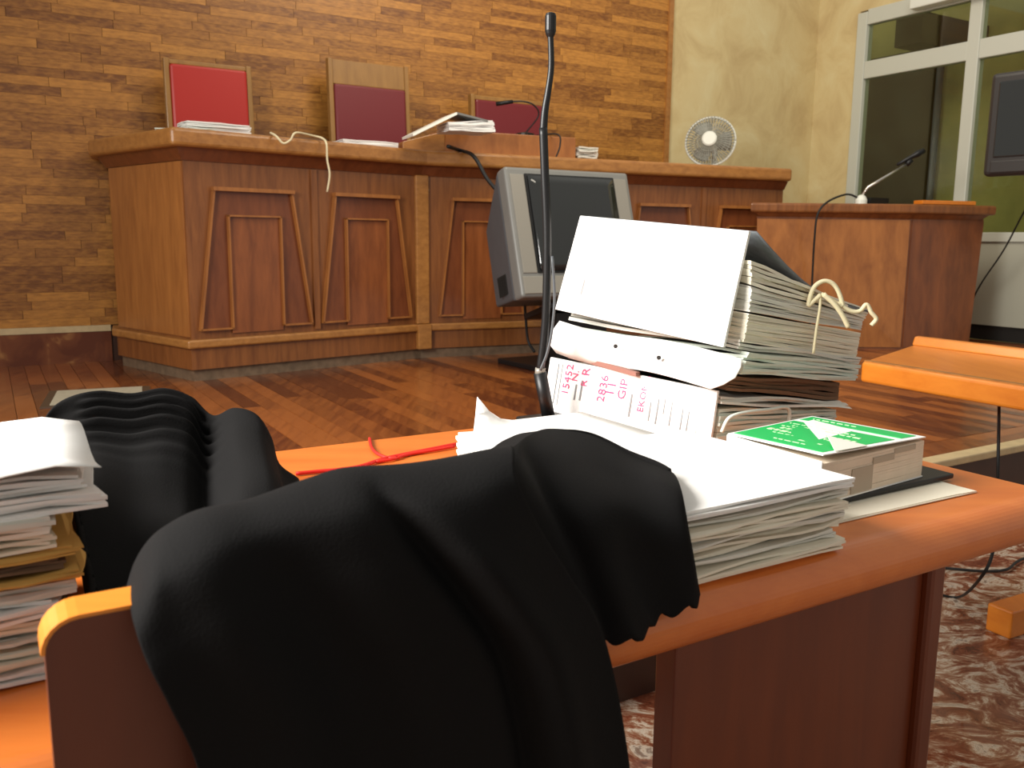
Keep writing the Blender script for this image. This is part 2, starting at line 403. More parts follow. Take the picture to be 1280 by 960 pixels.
for i, (hid, d, c) in enumerate(scored):
    if i < 290 and not hid:
        key = (round(c[1] - c[0], 2), round(c[3] - c[2], 3)) if c[1] < WEND - 0.001 else None
        me = cache.get(key) if key else None
        if me is None:
            mb = MB().rbox(0, c[1] - c[0] - 2 * g, -0.016, 0.0, 0.0005, c[3] - c[2] - 0.0005); o = mb.build('wall_plank', 'wall_plank_wood')
            if key: cache[key] = o.data
        else:
            o = bpy.data.objects.new('wall_plank', me); col.objects.link(o)
        o.location = W(c[0] + g, BACK + rng.uniform(-0.0012, 0.0), c[2]); o.parent = wall
    else:
        far.rbox(c[0] + g, c[1] - g, BACK - 0.016 - rng.uniform(0, 0.0012), BACK, c[2] + 0.0005, c[3] - 0.0005)
o = far.build('wall_planking', 'wall_plank_wood_far', wall); o['kind'] = 'stuff'
bb = struct(MB().rbox(-3.0, 0.68, BACK - 0.02, BACK, PLAT, PLAT + 0.205).build('baseboard_back', 'beige_marble'))
MB().rbox(-3.0, 0.68, BACK - 0.028, BACK, PLAT + 0.205, PLAT + 0.245).build('baseboard_cap', 'nosing_stone', bb)
struct(MB().rbox(WEND - 0.03, WEND + 0.02, BACK - 0.035, BACK, PLAT, WTOP).build('trim_1', 'bench_wood_light'))
# plaster wall and side wall with the glazed partition
struct(MB().rbox(WEND, SIDE + 0.15, BACK, BACK + 0.15, 0.0, WTOP).build('wall_back_plaster', 'plaster'))
WB0 = 5.90
struct(MB().rbox(SIDE, SIDE + 0.15, WB0, BACK, 0.0, WTOP).build('wall_right', 'plaster'))
part = struct(bpy.data.objects.new('window_1', None)); col.objects.link(part); part.location = W(SIDE, WB0, PLAT)
MUL = [WB0 - 0.05, 4.70, 3.50, 2.30]
fm = 0.11
for i, bpos in enumerate(MUL):
    MB().rbox(SIDE - 0.03, SIDE + 0.07, bpos - fm / 2, bpos + fm / 2, PLAT, 3.32).build('mullion', 'white_metal', part, bevel=0.006)
for i in range(3):
    b1, b0 = MUL[i] - fm / 2, MUL[i + 1] + fm / 2
    for zz, hh in ((1.15, 0.08), (2.70, 0.16), (3.20, 0.14)):
        MB().rbox(SIDE - 0.025, SIDE + 0.06, b0, b1, zz, zz + hh).build('transom', 'white_metal', part, bevel=0.005)
    MB().rbox(SIDE + 0.012, SIDE + 0.02, b0, b1, 1.23, 2.70).build('pane', 'window_glass', part)
    MB().rbox(SIDE + 0.012, SIDE + 0.02, b0, b1, 2.86, 3.20).build('pane', 'window_glass', part)
    MB().rbox(SIDE + 0.0, SIDE + 0.03, b0 + 0.02, b1 - 0.02, PLAT + 0.13, 1.15).build('lower_panel', 'white_panel', part, bevel=0.004)
    MB().rbox(SIDE + 0.03, SIDE + 0.05, b0, b1, PLAT, PLAT + 0.13).build('gap_shade', 'shadow_dark', part)  # dark strip painted in for the shaded gap under the lower panel
struct(MB().rbox(SIDE, SIDE + 0.15, 2.3, WB0, 3.34, WTOP).build('wall_right_header', 'plaster'))
# the room behind the glass
struct(MB().rbox(9.35, 9.5, 1.0, 9.0, 0.0, 4.4).build('wall_beyond', 'olive_wall'))
struct(MB().rbox(SIDE + 0.15, 9.5, 9.0, 9.15, 0.0, 4.4).build('wall_beyond_end', 'olive_wall'))
dr = struct(MB().rbox(9.26, 9.35, 6.35, 7.9, 0.3, 3.3).build('door_1', 'dark_door'))
MB().rbox(9.22, 9.36, 6.27, 6.35, 0.3, 3.32).build('door_frame', 'dark_door', dr)
tag(MB().tube([W(9.2, 6.18, 0.3), W(9.2, 6.18, 3.4)], 0.04, 8, 0).build('wall_pipe', 'tv_dark_grey', smooth=True), 'grey vertical pipe beside the dark door behind the glass', 'pipe')
tag(MB().rbox(8.2, 9.34, 5.75, 6.05, 3.12, 3.42).build('ceiling_beam', 'dark_door'), 'dark beam under the ceiling behind the upper panes', 'beam')

# ================================================================== JUDGES' BENCH
PW, PA, PB, PC, PD = (-2.645, 5.815), (-2.55, 5.60), (-1.85, 4.98), (-0.64, 6.08), (2.22, 7.32)
path = [PW, PA, PB, PC, PD]
bench = thing('judges_bench', 'long carved wooden judges\' bench with trapezoid panels and stone plinth', 'bench', (PC[0], PC[1], PLAT))
band(MB(), path, -0.012, -0.12, PLAT, 0.37).build('plinth', 'stone_plinth', bench)
band(MB(), path, 0.012, -0.12, 0.37, 0.495).build('base_board', 'bench_wood', bench)
band(MB(), path, 0.04, -0.05, 0.495, 0.545).build('base_moulding', 'bench_wood_light', bench, bevel=0.012, seg=3)
band(MB(), path, 0.0, -0.05, 0.545, 1.565).build('front', 'bench_wood', bench)
band(MB(), path, 0.055, -0.05, 1.555, 1.62, 0.045).build('cornice', 'veneer_red', bench)
band(MB(), path, 0.105, -0.36, 1.62, BTOP).build('bench_top', 'bench_wood_light', bench, bevel=0.022, seg=3)
fAB, fBC, fCD = Facet(PA, PB), Facet(PB, PC), Facet(PC, PD)
fAB.prism(MB(), [(0.02, 0.56), (fAB.L - 0.01, 0.56), (fAB.L - 0.01, 1.55), (0.02, 1.55)], 0.0, 0.008).build('end_panel', 'bench_wood_end', bench)
def carved(fc, x0, x1):
    wd = x1 - x0; t = 0.012; zb, zt, zi = 0.60, 1.405, 1.255
    tl, tr = x0 + wd * 0.16, x1 - wd * 0.16; il, ir = x0 + wd * 0.27, x1 - wd * 0.27
    p = MB(); fc.prism(p, [(x0, zb), (x1, zb), (tr, zt), (tl, zt)], 0.0, 0.005); po = p.build('carved_panel', 'veneer_red', bench)
    p = MB(); fc.prism(p, [(il, zb - 0.03), (ir, zb - 0.03), (ir, zi), (il, zi)], 0.005, 0.012); p.build('inner_panel', 'veneer_flame', po)
    def bd(a, b_, wdt=t, d=0.032): p = MB(); fc.bar(p, a, b_, wdt, 0.0, d); p.build('bead', 'bench_wood_end', po)
    bd((x0, zb), (tl, zt)); bd((x1, zb), (tr, zt)); bd((tl, zt), (tr, zt), 0.022, 0.045)
    bd((il, zb), (il, zi), 0.010); bd((ir, zb), (ir, zi), 0.010); bd((il, zi), (ir, zi), 0.010); bd((x0, zb), (il, zb), 0.010); bd((ir, zb), (x1, zb), 0.010)
h = fBC.L / 2
carved(fBC, 0.05, h - 0.05); carved(fBC, h + 0.03, fBC.L - 0.10)
p = MB(); fBC.prism(p, [(h - 0.025, 0.56), (h + 0.015, 0.56), (h + 0.015, 1.55), (h - 0.025, 1.55)], 0, 0.014); p.build('divider', 'bench_wood', bench)
n4 = 4; sw = (fCD.L - 0.10) / n4
for i in range(n4):
    x0 = 0.08 + i * sw; carved(fCD, x0 + 0.05, x0 + sw - 0.06)
    if i: p = MB(); fCD.prism(p, [(x0 - 0.03, 0.56), (x0 + 0.01, 0.56), (x0 + 0.01, 1.55), (x0 - 0.03, 1.55)], 0, 0.014); p.build('divider', 'bench_wood', bench)
# pilaster in the inner corner
c2 = Vector((PC[0], PC[1], 0)); pe = (fBC.e + fCD.e).normalized(); pn = Vector((pe.y, -pe.x, 0))
Mp = Matrix(((pe.x, -pn.x, 0, c2.x), (pe.y, -pn.y, 0, c2.y), (0, 0, 1, 0), (0, 0, 0, 1)))
MB().box(Mp, -0.05, 0.05, -0.035, 0.04, 0.545, 1.56).build('pilaster', 'bench_wood_light', bench, bevel=0.008)
MB().box(Mp, -0.052, 0.052, -0.06, 0.04, 0.37, 0.545).build('pilaster_base', 'bench_wood_light', bench, bevel=0.006)

# ---- raised lectern on the bench top
def on(px, py, z=BTOP): return atz(px, py, z)
lp0 = atz(556, 191, BTOP); lp1 = lp0 + Vector((0.915, 0.404, 0)) * 1.02
lec = thing('lectern_box', 'low wooden box on the bench top before the maroon chairs', 'lectern', lp0)
e = (lp1 - lp0).normalized(); nb = Vector((-e.y, e.x, 0))
q0, q1, q2, q3 = lp0, lp1, lp1 + nb * 0.30, lp0 + nb * 0.30 - e * 0.02
MB().hexa([q0, q1, q2, q3] + [p + Z * 0.155 for p in (q0, q1, q2, q3)]).build('box_body', 'box_wood', lec, bevel=0.006)
ll = lp0 - e * 0.30
MB().hexa([ll, lp0, q3, ll + nb * 0.25] + [ll + Z * 0.06, lp0 + Z * 0.145, q3 + Z * 0.145, ll + nb * 0.25 + Z * 0.06]).build('sloped_end', 'bench_wood_light', lec, bevel=0.004)

# ---- judges' chairs behind the bench
def judge_chair(a0, a1, b, ztop, ptop, leather, label, head):
    w2 = a1 - a0; t = thing('judge_chair', label, 'chair', W((a0 + a1) / 2, b, PLAT), "judges' chairs behind the bench")
    tilt = 0.06
    def bx(x0, x1, z0, z1, d0, d1, nm, mt, bev=0.006):
        o0 = tilt * (z0 - 1.2); o1 = tilt * (z1 - 1.2)
        MB().hexa([W(x0, b + d0 + o0, z0), W(x1, b + d0 + o0, z0), W(x1, b + d1 + o0, z0), W(x0, b + d1 + o0, z0), W(x0, b + d0 + o1, z1), W(x1, b + d0 + o1, z1), W(x1, b + d1 + o1, z1), W(x0, b + d1 + o1, z1)]).build(nm, mt, t, bevel=bev)
    bx(a0, a0 + 0.035, 1.25, ztop, -0.02, 0.035, 'back_post', 'judge_chair_wood'); bx(a1 - 0.035, a1, 1.25, ztop, -0.02, 0.035, 'back_post', 'judge_chair_wood')
    bx(a0 + 0.03, a1 - 0.03, ptop, ztop - 0.005, -0.01, 0.03, 'top_rail', 'judge_chair_wood')
    bx(a0 + 0.035, a1 - 0.035, 1.28, ptop, -0.035, 0.03, 'back_cushion', leather, 0.016)
    MB().rbox(a0 + 0.02, a1 - 0.02, b - 0.42, b - 0.03, 1.05, 1.14).build('seat', leather, t, bevel=0.02)
    for x in (a0 + 0.02, a1 - 0.06):
        for y in (b - 0.42, b - 0.06): MB().rbox(x, x + 0.04, y, y + 0.04, PLAT + 0.55, 1.06).build('leg', 'judge_chair_wood', t)
    return t
judge_chair(1.07, 1.63, 6.12, 2.27, 2.235, 'red_leather', 'wooden judge chair with bright red back', None)
judge_chair(2.17, 2.79, 6.12, 2.39, 2.215, 'maroon_leather', 'maroon judge chair with a tall wooden top rail', None)
judge_chair(3.31, 4.00, 6.12, 2.245, 2.205, 'maroon_leather', 'maroon judge chair behind the raised box on the bench', None)
struct(MB().rbox(1.25, 5.6, 5.72, BACK - 0.03, PLAT, PLAT + 0.55).build('floor_dais', 'floor_plank_wood_far'))

# ================================================================== papers on the bench
def quad_uv(p, e_, l, n_, d): return [p, p + e_ * l, p + e_ * l + n_ * d, p + n_ * d]
def sheets(name, px, py, z, l, d, hgt, n, mat, label, cat, ang=0.0, grp=None, seed=1, jit=0.012):
    p = atz(px, py, z); t = TH + ang; e_ = Vector((math.cos(t), math.sin(t), 0)); n_ = Vector((-math.sin(t), math.cos(t), 0))
    q = quad_uv(p, e_, l, n_, d); mb = MB(); page_block(mb, q, [x + Z * hgt for x in q], n, jit, 0.003, 0.25, 4, seed)
    return tag(mb.build(name, mat), label, cat, grp)
sheets('paper_pile', 194, 166, BTOP + 0.002, 0.30, 0.22, 0.03, 4, 'paper_green', 'flat greenish papers at the outer corner of the bench', 'papers', -0.5, seed=2)
sheets('paper_pile', 234, 161, BTOP + 0.034, 0.38, 0.2, 0.05, 5, 'paper_white', 'white folded papers lying before the bright red chair', 'papers', 0.1, seed=3)
sheets('closed_folder', 322, 174, BTOP + 0.002, 0.46, 0.22, 0.032, 3, 'paper_brown', 'thin brown folder with a dangling string on the bench', 'folder', 0.1, seed=4)
sheets('paper_pile', 429, 182, BTOP + 0.002, 0.40, 0.2, 0.045, 5, 'paper_white', 'thin white papers lying before the tall-railed maroon chair', 'papers', 0.06, seed=5)
sheets('closed_folder', 482, 184, BTOP + 0.049, 0.22, 0.14, 0.024, 3, 'paper_brown', 'dark folder on thin papers near the raised box', 'folder', 0.05, seed=6)
sheets('paper_pile', 723, 199, BTOP + 0.002, 0.17, 0.18, 0.095, 7, 'paper_grey', 'small ragged pile of grey papers beside the raised box', 'papers', -0.08, seed=7, jit=0.016)
# white string hanging over the bench edge
tag(MB().tube([atz(338, 166, BTOP + .02), aty(345, 170, 5.20), aty(354, 179, 5.2), aty(363, 175, 5.22), aty(370, 166, 5.25), atz(392, 170, BTOP + .02), aty(403, 173, 5.44), aty(408, 180, 5.40), aty(409, 200, 5.40), aty(412, 218, 5.40), aty(409, 240, 5.40)], 0.0065, 6, 6).build('string', 'cream_cord', smooth=True), 'cream string hanging over the edge of the judges\' bench', 'string')
# binder leaning on the lectern
bt = lp0 + Z * 0.155
binder = thing('open_binder', 'open grey and white binder leaning on the raised box', 'binder', bt)
b0_ = atz(517, 168, BTOP + 0.06); Yb = b0_.y + 0.05
P0, P1, P2 = aty(516, 167, Yb), aty(571, 140, Yb + 0.12), aty(610, 150, Yb + 0.22)
dd = nb * 0.24
MB().prism([P0, P0 + dd, P1 + dd, P1], Vector((0.004, -0.006, -0.016))).build('cover', 'paper_grey', binder)
MB().prism([P1, P1 + dd, P2 + dd, P2], Vector((0, 0, -0.012))).build('cover', 'tv_grey', binder)
mb = MB(); q = [aty(562, 163, Yb + .10), aty(619, 165, Yb + .24), aty(619, 165, Yb + .24) + dd, aty(562, 163, Yb + .10) + dd]
qt = [aty(560, 152, Yb + .10), aty(616, 150, Yb + .24), aty(616, 150, Yb + .24) + dd, aty(560, 152, Yb + .10) + dd]
page_block(mb, q, qt, 7, 0.012, 0.004, 0.2, 4, 9); mb.build('pages', 'paper_white', binder)
# bench microphone
mb0 = lp0 + e * 0.66 + nb * 0.12 + Z * 0.155
bm_ = thing('bench_microphone', 'small black gooseneck microphone on the raised bench box', 'microphone', mb0)
Ym = mb0.y
MB().lathe([(0.07, 0), (0.07, 0.02), (0.03, 0.03)], Matrix.Translation(mb0), 16).build('base', 'black_plastic', bm_, smooth=False)
MB().tube([mb0 + Z * 0.02, aty(673, 145, Ym), aty(668, 132, Ym - .02), aty(655, 127, Ym - .04), aty(640, 127, Ym - .05)], 0.006, 6).build('gooseneck', 'black_plastic', bm_, smooth=True)
MB().tube([aty(641, 127, Ym - .05), aty(620, 130, Ym - .06)], [0.013, 0.016], 8, 0).build('capsule', 'black_plastic', bm_, smooth=True)
tag(MB().tube([mb0 + e * 0.08 + Z * .01, aty(697, 168, 6.46), aty(700, 182, 6.44), aty(694, 199, 6.42)], 0.006, 6).build('microphone_cable', 'black_rubber', smooth=True), 'thin dark cable drooping from the bench microphone', 'cable')
tag(MB().tube([atz(560, 183, BTOP + .012), atz(575, 188, BTOP + .012), aty(588, 192, 6.02), aty(597, 202, 5.98), aty(610, 225, 5.96), aty(632, 250, 5.95)], 0.013, 6).build('antenna_cable', 'black_rubber', smooth=True), 'black cable running down the bench front to the television', 'cable')

# desk fan
fb = atz(888, 212, BTOP); fb = Vector((fb.x + 0.06, fb.y + 0.16, BTOP))
fan = thing('desk_fan', 'white round desk fan on the right end of the bench', 'fan', fb)
Yf = fb.y; fc_ = aty(888, 177, Yf); fn = Vector((-0.32, -0.93, 0.18)).normalized(); Mf = Matrix.Translation(fc_) @ fn.to_track_quat('Z', 'Y').to_matrix().to_4x4()
MB().lathe([(0.10, 0), (0.10, 0.02), (0.03, 0.03), (0.022, 0.05), (0.022, fc_.z - BTOP - 0.03)], Matrix.Translation(fb - fn * 0.06), 20).build('stand', 'white_plastic', fan)
Rf = 0.205
mb = MB()
for rr in (0.06, 0.10, 0.135, 0.17, 0.20):
    dep = 0.05 * (1 - (rr / Rf) ** 2)
    mb.tube([Mf @ Vector((rr * math.cos(t * math.pi / 16), rr * math.sin(t * math.pi / 16), dep + 0.035)) for t in range(33)], 0.0022, 4, 0)
for kx in range(48):
    t = kx * math.pi / 24
    mb.tube([Mf @ Vector((r_ * math.cos(t), r_ * math.sin(t), 0.05 * (1 - (r_ / Rf) ** 2) + 0.035)) for r_ in (0.05, 0.11, 0.16, Rf)], 0.0034, 4, 0)
    mb.tube([Mf @ Vector((r_ * math.cos(t), r_ * math.sin(t), -0.05 * (1 - (r_ / Rf) ** 2) - 0.03)) for r_ in (0.04, 0.11, 0.16, Rf)], 0.0034, 4, 0)
mb.build('grille', 'fan_grey', fan)
MB().tube([Mf @ Vector((Rf * math.cos(t * math.pi / 20), Rf * math.sin(t * math.pi / 20), 0)) for t in range(41)], 0.010, 6, 0).build('rim', 'white_plastic', fan, smooth=True)
MB().lathe([(0.062, 0.075), (0.062, 0.092), (0.05, 0.1)], Mf, 20).build('hub_cap', 'white_plastic', fan)
MB().lathe([(0.05, -0.16), (0.06, -0.14), (0.06, -0.06), (0.03, -0.03)], Mf, 16).build('motor', 'white_plastic', fan)
for kx in range(3):
    t = kx * 2.094; G = []
    for i in range(6):
        r_ = 0.03 + i * 0.03; wd = 0.35 + 0.25 * math.sin(i / 5 * 3)
        G.append([Mf @ Vector((r_ * math.cos(t + s * wd), r_ * math.sin(t + s * wd), 0.012 * s * 2)) for s in (-1, -0.3, 0.4, 1)])
    MB().grid(G).build('blade', 'fan_grey', fan, smooth=True, solid=0.003, recalc=False)

# ================================================================== TELEVISION on its stand
tvc = aty(722, 290, 5.62)
yaw = math.radians(30); pit = math.radians(17)
tx = Vector((math.cos(yaw), math.sin(yaw), 0)); ty = Vector((-math.sin(yaw), math.cos(yaw), 0))      # ty points to the back
Mt = Matrix(((tx.x, ty.x, 0, tvc.x), (tx.y, ty.y, 0, tvc.y), (0, 0, 1, tvc.z), (0, 0, 0, 1))) @ Matrix.Rotation(-pit, 4, 'X')
TW, THh = 0.475, 0.415
tv = thing('television', 'large grey tube television tilted back on a black stand', 'television', Vector((tvc.x, tvc.y, PLAT)))
mb = MB()
def ring4(x, z0, z1, y): return [Mt @ Vector(p) for p in ((-x, y, z0), (x, y, z0), (x, y, z1), (-x, y, z1))]
fr0, fr1 = ring4(TW, -THh, THh, 0.0), ring4(TW, -THh, THh, 0.10)
mb.add(ring4(TW, -THh, THh, 0.10) + ring4(TW - 0.01, -THh + 0.01, THh - 0.03, 0.14) + ring4(TW - 0.09, -THh + 0.05, THh - 0.26, 0.50), [(0, 1, 5, 4), (1, 2, 6, 5), (2, 3, 7, 6), (3, 0, 4, 7), (4, 5, 9, 8), (5, 6, 10, 9), (6, 7, 11, 10), (7, 4, 8, 11), (8, 9, 10, 11), (0, 1, 2, 3)])
back = mb.build('back_shell', 'tv_dark_grey', tv, bevel=0.015)
MB().box(Mt, -TW, TW, 0.0, 0.105, -THh, THh).build('front_shell', 'tv_grey', tv, bevel=0.02, seg=3)
MB().box(Mt, -TW + 0.03, -TW + 0.13, -0.006, 0.01, -THh + 0.15, THh - 0.05).build('speaker_grille', 'tv_silver', tv, bevel=0.004)
MB().box(Mt, TW - 0.13, TW - 0.03, -0.006, 0.01, -THh + 0.15, THh - 0.05).build('speaker_grille', 'tv_silver', tv, bevel=0.004)
MB().box(Mt, -TW + 0.02, TW - 0.02, -0.008, 0.01, -THh + 0.02, -THh + 0.13).build('control_strip', 'tv_silver', tv, bevel=0.004)
sx, z0, z1 = TW - 0.15, -THh + 0.165, THh - 0.06
MB().box(Mt, -sx - 0.015, sx + 0.015, -0.01, 0.01, z0 - 0.015, z1 + 0.015).build('screen_frame', 'black_plastic', tv, bevel=0.003)
G = [[Mt @ Vector((-sx + 2 * sx * i / 12, -0.014 - 0.022 * (1 - (i / 6 - 1) ** 2) * (1 - (j / 6 - 1) ** 2), z0 + (z1 - z0) * j / 12)) for i in range(13)] for j in range(13)]
MB().grid(G).build('screen', 'tv_screen', tv, smooth=True, solid=0.004)
mb = MB()
for i in range(7): mb.box(Mt, -TW + 0.004 + 0.018 , -TW + 0.028, 0.20 + i * 0.018, 0.208 + i * 0.018, -THh + 0.07, -THh + 0.2)
mb.build('vent', 'shadow_dark', tv)
MB().box(Mt, -0.03, 0.03, -0.012, 0.0, -THh + 0.085, -THh + 0.095).build('badge', 'black_plastic', tv)
st = thing('television_stand', 'black floor stand with a flat base under the grey television', 'stand', Vector((tvc.x, tvc.y, PLAT)))
p0 = atz(620, 450, PLAT); p1 = atz(690, 470, PLAT); dr_ = (p1 - p0); pr = Vector((-dr_.y, dr_.x, 0)).normalized()
p0 = Vector((-0.10, 5.86, PLAT)); p1 = Vector((0.24, 5.36, PLAT)); pr = Vector((0.83, 0.56, 0)).normalized()
MB().hexa([p0, p1, p1 + pr * 0.7, p0 + pr * 0.7] + [x + Z * 0.035 for x in (p0, p1, p1 + pr * 0.7, p0 + pr * 0.7)]).build('base_plate', 'black_plastic', st, bevel=0.006)
cs = Vector((tvc.x + 0.02, tvc.y + 0.14, 0)); cz = tvc.z - THh - 0.04
Ms = Matrix.Translation((cs.x, cs.y, 0)) @ Matrix.Rotation(yaw, 4, 'Z')
MB().box(Ms, -0.20, 0.20, -0.06, 0.06, PLAT + 0.035, cz - 0.06).build('column', 'black_plastic', st, bevel=0.006)
MB().box(Ms @ Matrix.Translation((0, 0, cz - 0.045)) @ Matrix.Rotation(-pit, 4, 'X'), -0.30, 0.34, -0.15, 0.2, -0.02, 0.018).build('tray', 'black_plastic', st, bevel=0.005)
tag(MB().tube([aty(655, 372, 5.80), aty(657, 395, 5.82), aty(660, 425, 5.85), aty(668, 440, 5.8)], 0.01, 6).build('power_cable', 'black_rubber', smooth=True), 'black cord hanging below the grey television', 'cable')

# ================================================================== WITNESS BOX
def VB(x, y, z): return Vector((x, y, z))
wl, wv, wr = aty(937, 270, 6.78), aty(1143, 270, 6.82), aty(1246, 270, 7.02)
wl.z = wv.z = wr.z = 0
fl, fv, frr = wl + Vector((0.12, 0.05, 0)), aty(1125, 433, 6.82), aty(1211, 418, 6.98); fv.z = frr.z = 0; fl = Vector((fl.x, fl.y, 0))
bkl, bkr = wl + Vector((0.25, 0.42, 0)), wr + Vector((-0.35, 0.42, 0))
bx_ = thing('witness_box', 'flared wooden witness stand with heavy top moulding beside the glass', 'stand', Vector((fv.x, fv.y, PLAT)))
top_in = [wl + Vector((.07, .05, 0)), wv + Vector((-.005, .06, 0)), wr + Vector((-.08, .04, 0)), bkr, bkl]
bot = [fl, fv, frr, bkr + Vector((-.1, -.05, 0)), bkl + Vector((.1, -.05, 0))]
zt0 = 1.325
def ring(pts, z): return [p + Z * z for p in pts]
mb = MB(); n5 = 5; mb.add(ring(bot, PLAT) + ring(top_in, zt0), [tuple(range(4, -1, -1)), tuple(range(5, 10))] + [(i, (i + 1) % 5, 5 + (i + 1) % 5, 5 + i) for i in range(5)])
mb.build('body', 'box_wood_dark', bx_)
def slab(pts0, pts1, d, nm, mt, z0, z1):
    e_ = (pts0[1] - pts0[0]).normalized(); n_ = Vector((e_.y, -e_.x, 0)) * d
    mb = MB(); mb.hexa([pts0[0], pts0[1], pts0[1] + n_, pts0[0] + n_, pts1[0], pts1[1], pts1[1] + n_, pts1[0] + n_]); return mb.build(nm, mt, bx_)
def tri(t): return [bot[0].lerp(top_in[0], t) + Z * (PLAT + (zt0 - PLAT) * t), bot[1].lerp(top_in[1], t) + Z * (PLAT + (zt0 - PLAT) * t), bot[2].lerp(top_in[2], t) + Z * (PLAT + (zt0 - PLAT) * t)]
A0, A1 = tri(0.02), tri(0.985)
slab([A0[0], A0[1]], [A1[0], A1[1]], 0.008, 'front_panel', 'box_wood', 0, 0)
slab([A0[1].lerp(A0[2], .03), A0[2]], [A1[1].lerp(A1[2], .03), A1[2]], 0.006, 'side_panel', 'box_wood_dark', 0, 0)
tp = [(p.x, p.y) for p in (bkl, wl, wv, wr, bkr)]
band(MB(), tp, -0.03, -0.14, 1.315, 1.355, 0.03).build('top_moulding', 'box_wood_dark', bx_)
band(MB(), tp, 0.0, -0.16, 1.355, 1.43).build('top_rail', 'bench_wood', bx_, bevel=0.018, seg=3)
p_ = [bkl, wl, wv, wr, bkr]
cen = sum(p_, Vector()) / 5
MB().prism([p.lerp(cen, 0.2) + Z * 1.38 for p in p_], Z * 0.03).build('desk_top', 'bench_wood', bx_)
# board lying on the box
q = atz(1158, 260, 1.432); e2 = (wr - wv).normalized(); n2 = Vector((-e2.y, e2.x, 0))
q = wv + e2 * 0.08 + n2 * 0.02 + Z * 1.432
mb = MB(); Q = quad_uv(q, e2, 0.50, n2, 0.10); mb.hexa(Q + [x + Z * 0.03 for x in Q]); tag(mb.build('wooden_board', 'second_table_wood', bevel=0.004), 'small tan wooden board lying on the witness stand rail', 'board')
# table microphone on the box
mw = wl.lerp(wv, 0.70) + Vector((0, 0.10, 0)) + Z * 1.43; Yw = mw.y
wm = thing('stand_microphone', 'chrome-armed microphone angled over the witness stand', 'microphone', mw)
MB().lathe([(0.045, 0), (0.045, 0.03), (0.03, 0.06), (0.012, 0.07)], Matrix.Translation(mw), 16).build('base', 'white_plastic', wm, smooth=False)
MB().rbox(0, 0.22, 0, 0.1, 0, 0.05).build('switch_box', 'black_plastic', wm).location = mw + Vector((0.07, -0.01, 0)) - Vector((0, 0, 0))
wm.children[-1].matrix_parent_inverse = Matrix.Translation(-mw)
MB().tube([mw + Z * 0.06, aty(1085, 234, Yw), aty(1134, 205, Yw)], [0.010, 0.012, 0.009], 8, 0).build('arm', 'chrome', wm, smooth=True)
MB().tube([aty(1121, 206, Yw), aty(1136, 198, Yw), aty(1144, 194, Yw), aty(1146, 193, Yw), aty(1155, 188, Yw)], [0.012, 0.016, 0.018, 0.026, 0.026, 0.02], 10, 0).build('microphone_head', 'black_plastic', wm, smooth=True)
MB().tube([aty(1133, 206, Yw), aty(1139, 200, Yw)], 0.022, 8, 0).build('clip', 'black_plastic', wm, smooth=True)
tag(MB().tube([mw + Z * 0.05 + Vector((-.03, 0, 0)), aty(1058, 243, Yw - .04), aty(1035, 252, 6.7), aty(1022, 268, 6.66), aty(1018, 300, 6.68), aty(1016, 335, 6.72), aty(1014, 380, 6.74), aty(1013, 415, 6.74), atz(1020, 437, PLAT + .012), atz(1050, 440, PLAT + .012)], 0.008, 6).build('microphone_cable', 'black_rubber', smooth=True), 'black cable falling over the front of the witness stand', 'cable')

# wall television at the right, and its cord
wt0 = ata(1236, 160, 7.05)
wtv = thing('wall_television', 'dark tube television hung beside the glazed partition', 'television', wt0)
fd = Vector((-0.78, -0.62, 0)).normalized(); fx = Vector((-fd.y, fd.x, 0)); fx = -fx if fx.x < 0 else fx
Mw = Matrix(((fx.x, -fd.x, 0, 0), (fx.y, -fd.y, 0, 0), (0, 0, 1, 0), (0, 0, 0, 1)))
Mw = Matrix.Translation(aty(1233, 157, 6.15)) @ Mw
MB().box(Mw, 0.0, 0.72, 0.0, 0.10, -0.34, 0.34).build('front_shell', 'wall_tv_case', wtv, bevel=0.03, seg=3)
MB().box(Mw, 0.06, 0.66, -0.008, 0.02, -0.22, 0.28).build('screen', 'tv_screen', wtv, bevel=0.01)
MB().box(Mw, 0.05, 0.67, -0.006, 0.02, -0.32, -0.24).build('control_strip', 'wall_tv_case', wtv, bevel=0.006)
MB().box(Mw, 0.07, 0.65, 0.09, 0.42, -0.28, 0.26).build('back_shell', 'wall_tv_case', wtv, bevel=0.03)
MB().box(Mw, 0.30, 0.42, 0.38, 1.05, -0.02, 0.06).build('wall_bracket', 'black_plastic', wtv)
tag(MB().tube([aty(1300, 235, 6.3), aty(1280, 265, 6.6), aty(1255, 312, 6.9), aty(1228, 352, 7.15), aty(1216, 375, 7.25), aty(1208, 400, 7.28), atz(1202, 424, PLAT + .012), atz(1190, 424, PLAT + .012)], 0.007, 6).build('power_cable', 'black_rubber', smooth=True), 'thin dark cord slanting down across the white lower panel', 'cable')
# white lamp box high on the partition
lb = ata(1137, 12, SIDE - 0.15); la, lbb = AB(lb)
tag(MB().rbox(SIDE - 0.16, SIDE - 0.035, lbb - 0.8, lbb, lb.z, lb.z + 0.14).build('wall_light', 'white_plastic', bevel=0.01), 'white light fitting high on the glazed partition', 'light')

# pale mat on the platform
c0, c1 = atz(62, 490, PLAT), atz(176, 484, PLAT); e_ = (c1 - c0).normalized(); n_ = Vector((-e_.y, e_.x, 0))
mt = thing('floor_hatch', 'pale grey floor mat with a dark frame on the parquet', 'mat', c0)
Q = quad_uv(c0 - n_ * 0.5, e_, 0.5, n_, 0.5); MB().prism(Q, Z * 0.006).build('frame', 'mat_frame', mt)
Q = quad_uv(c0 - n_ * 0.46 + e_ * 0.04, e_, 0.42, n_, 0.43); MB().prism([x + Z * 0.004 for x in Q], Z * 0.006).build('plate', 'pale_mat', mt)

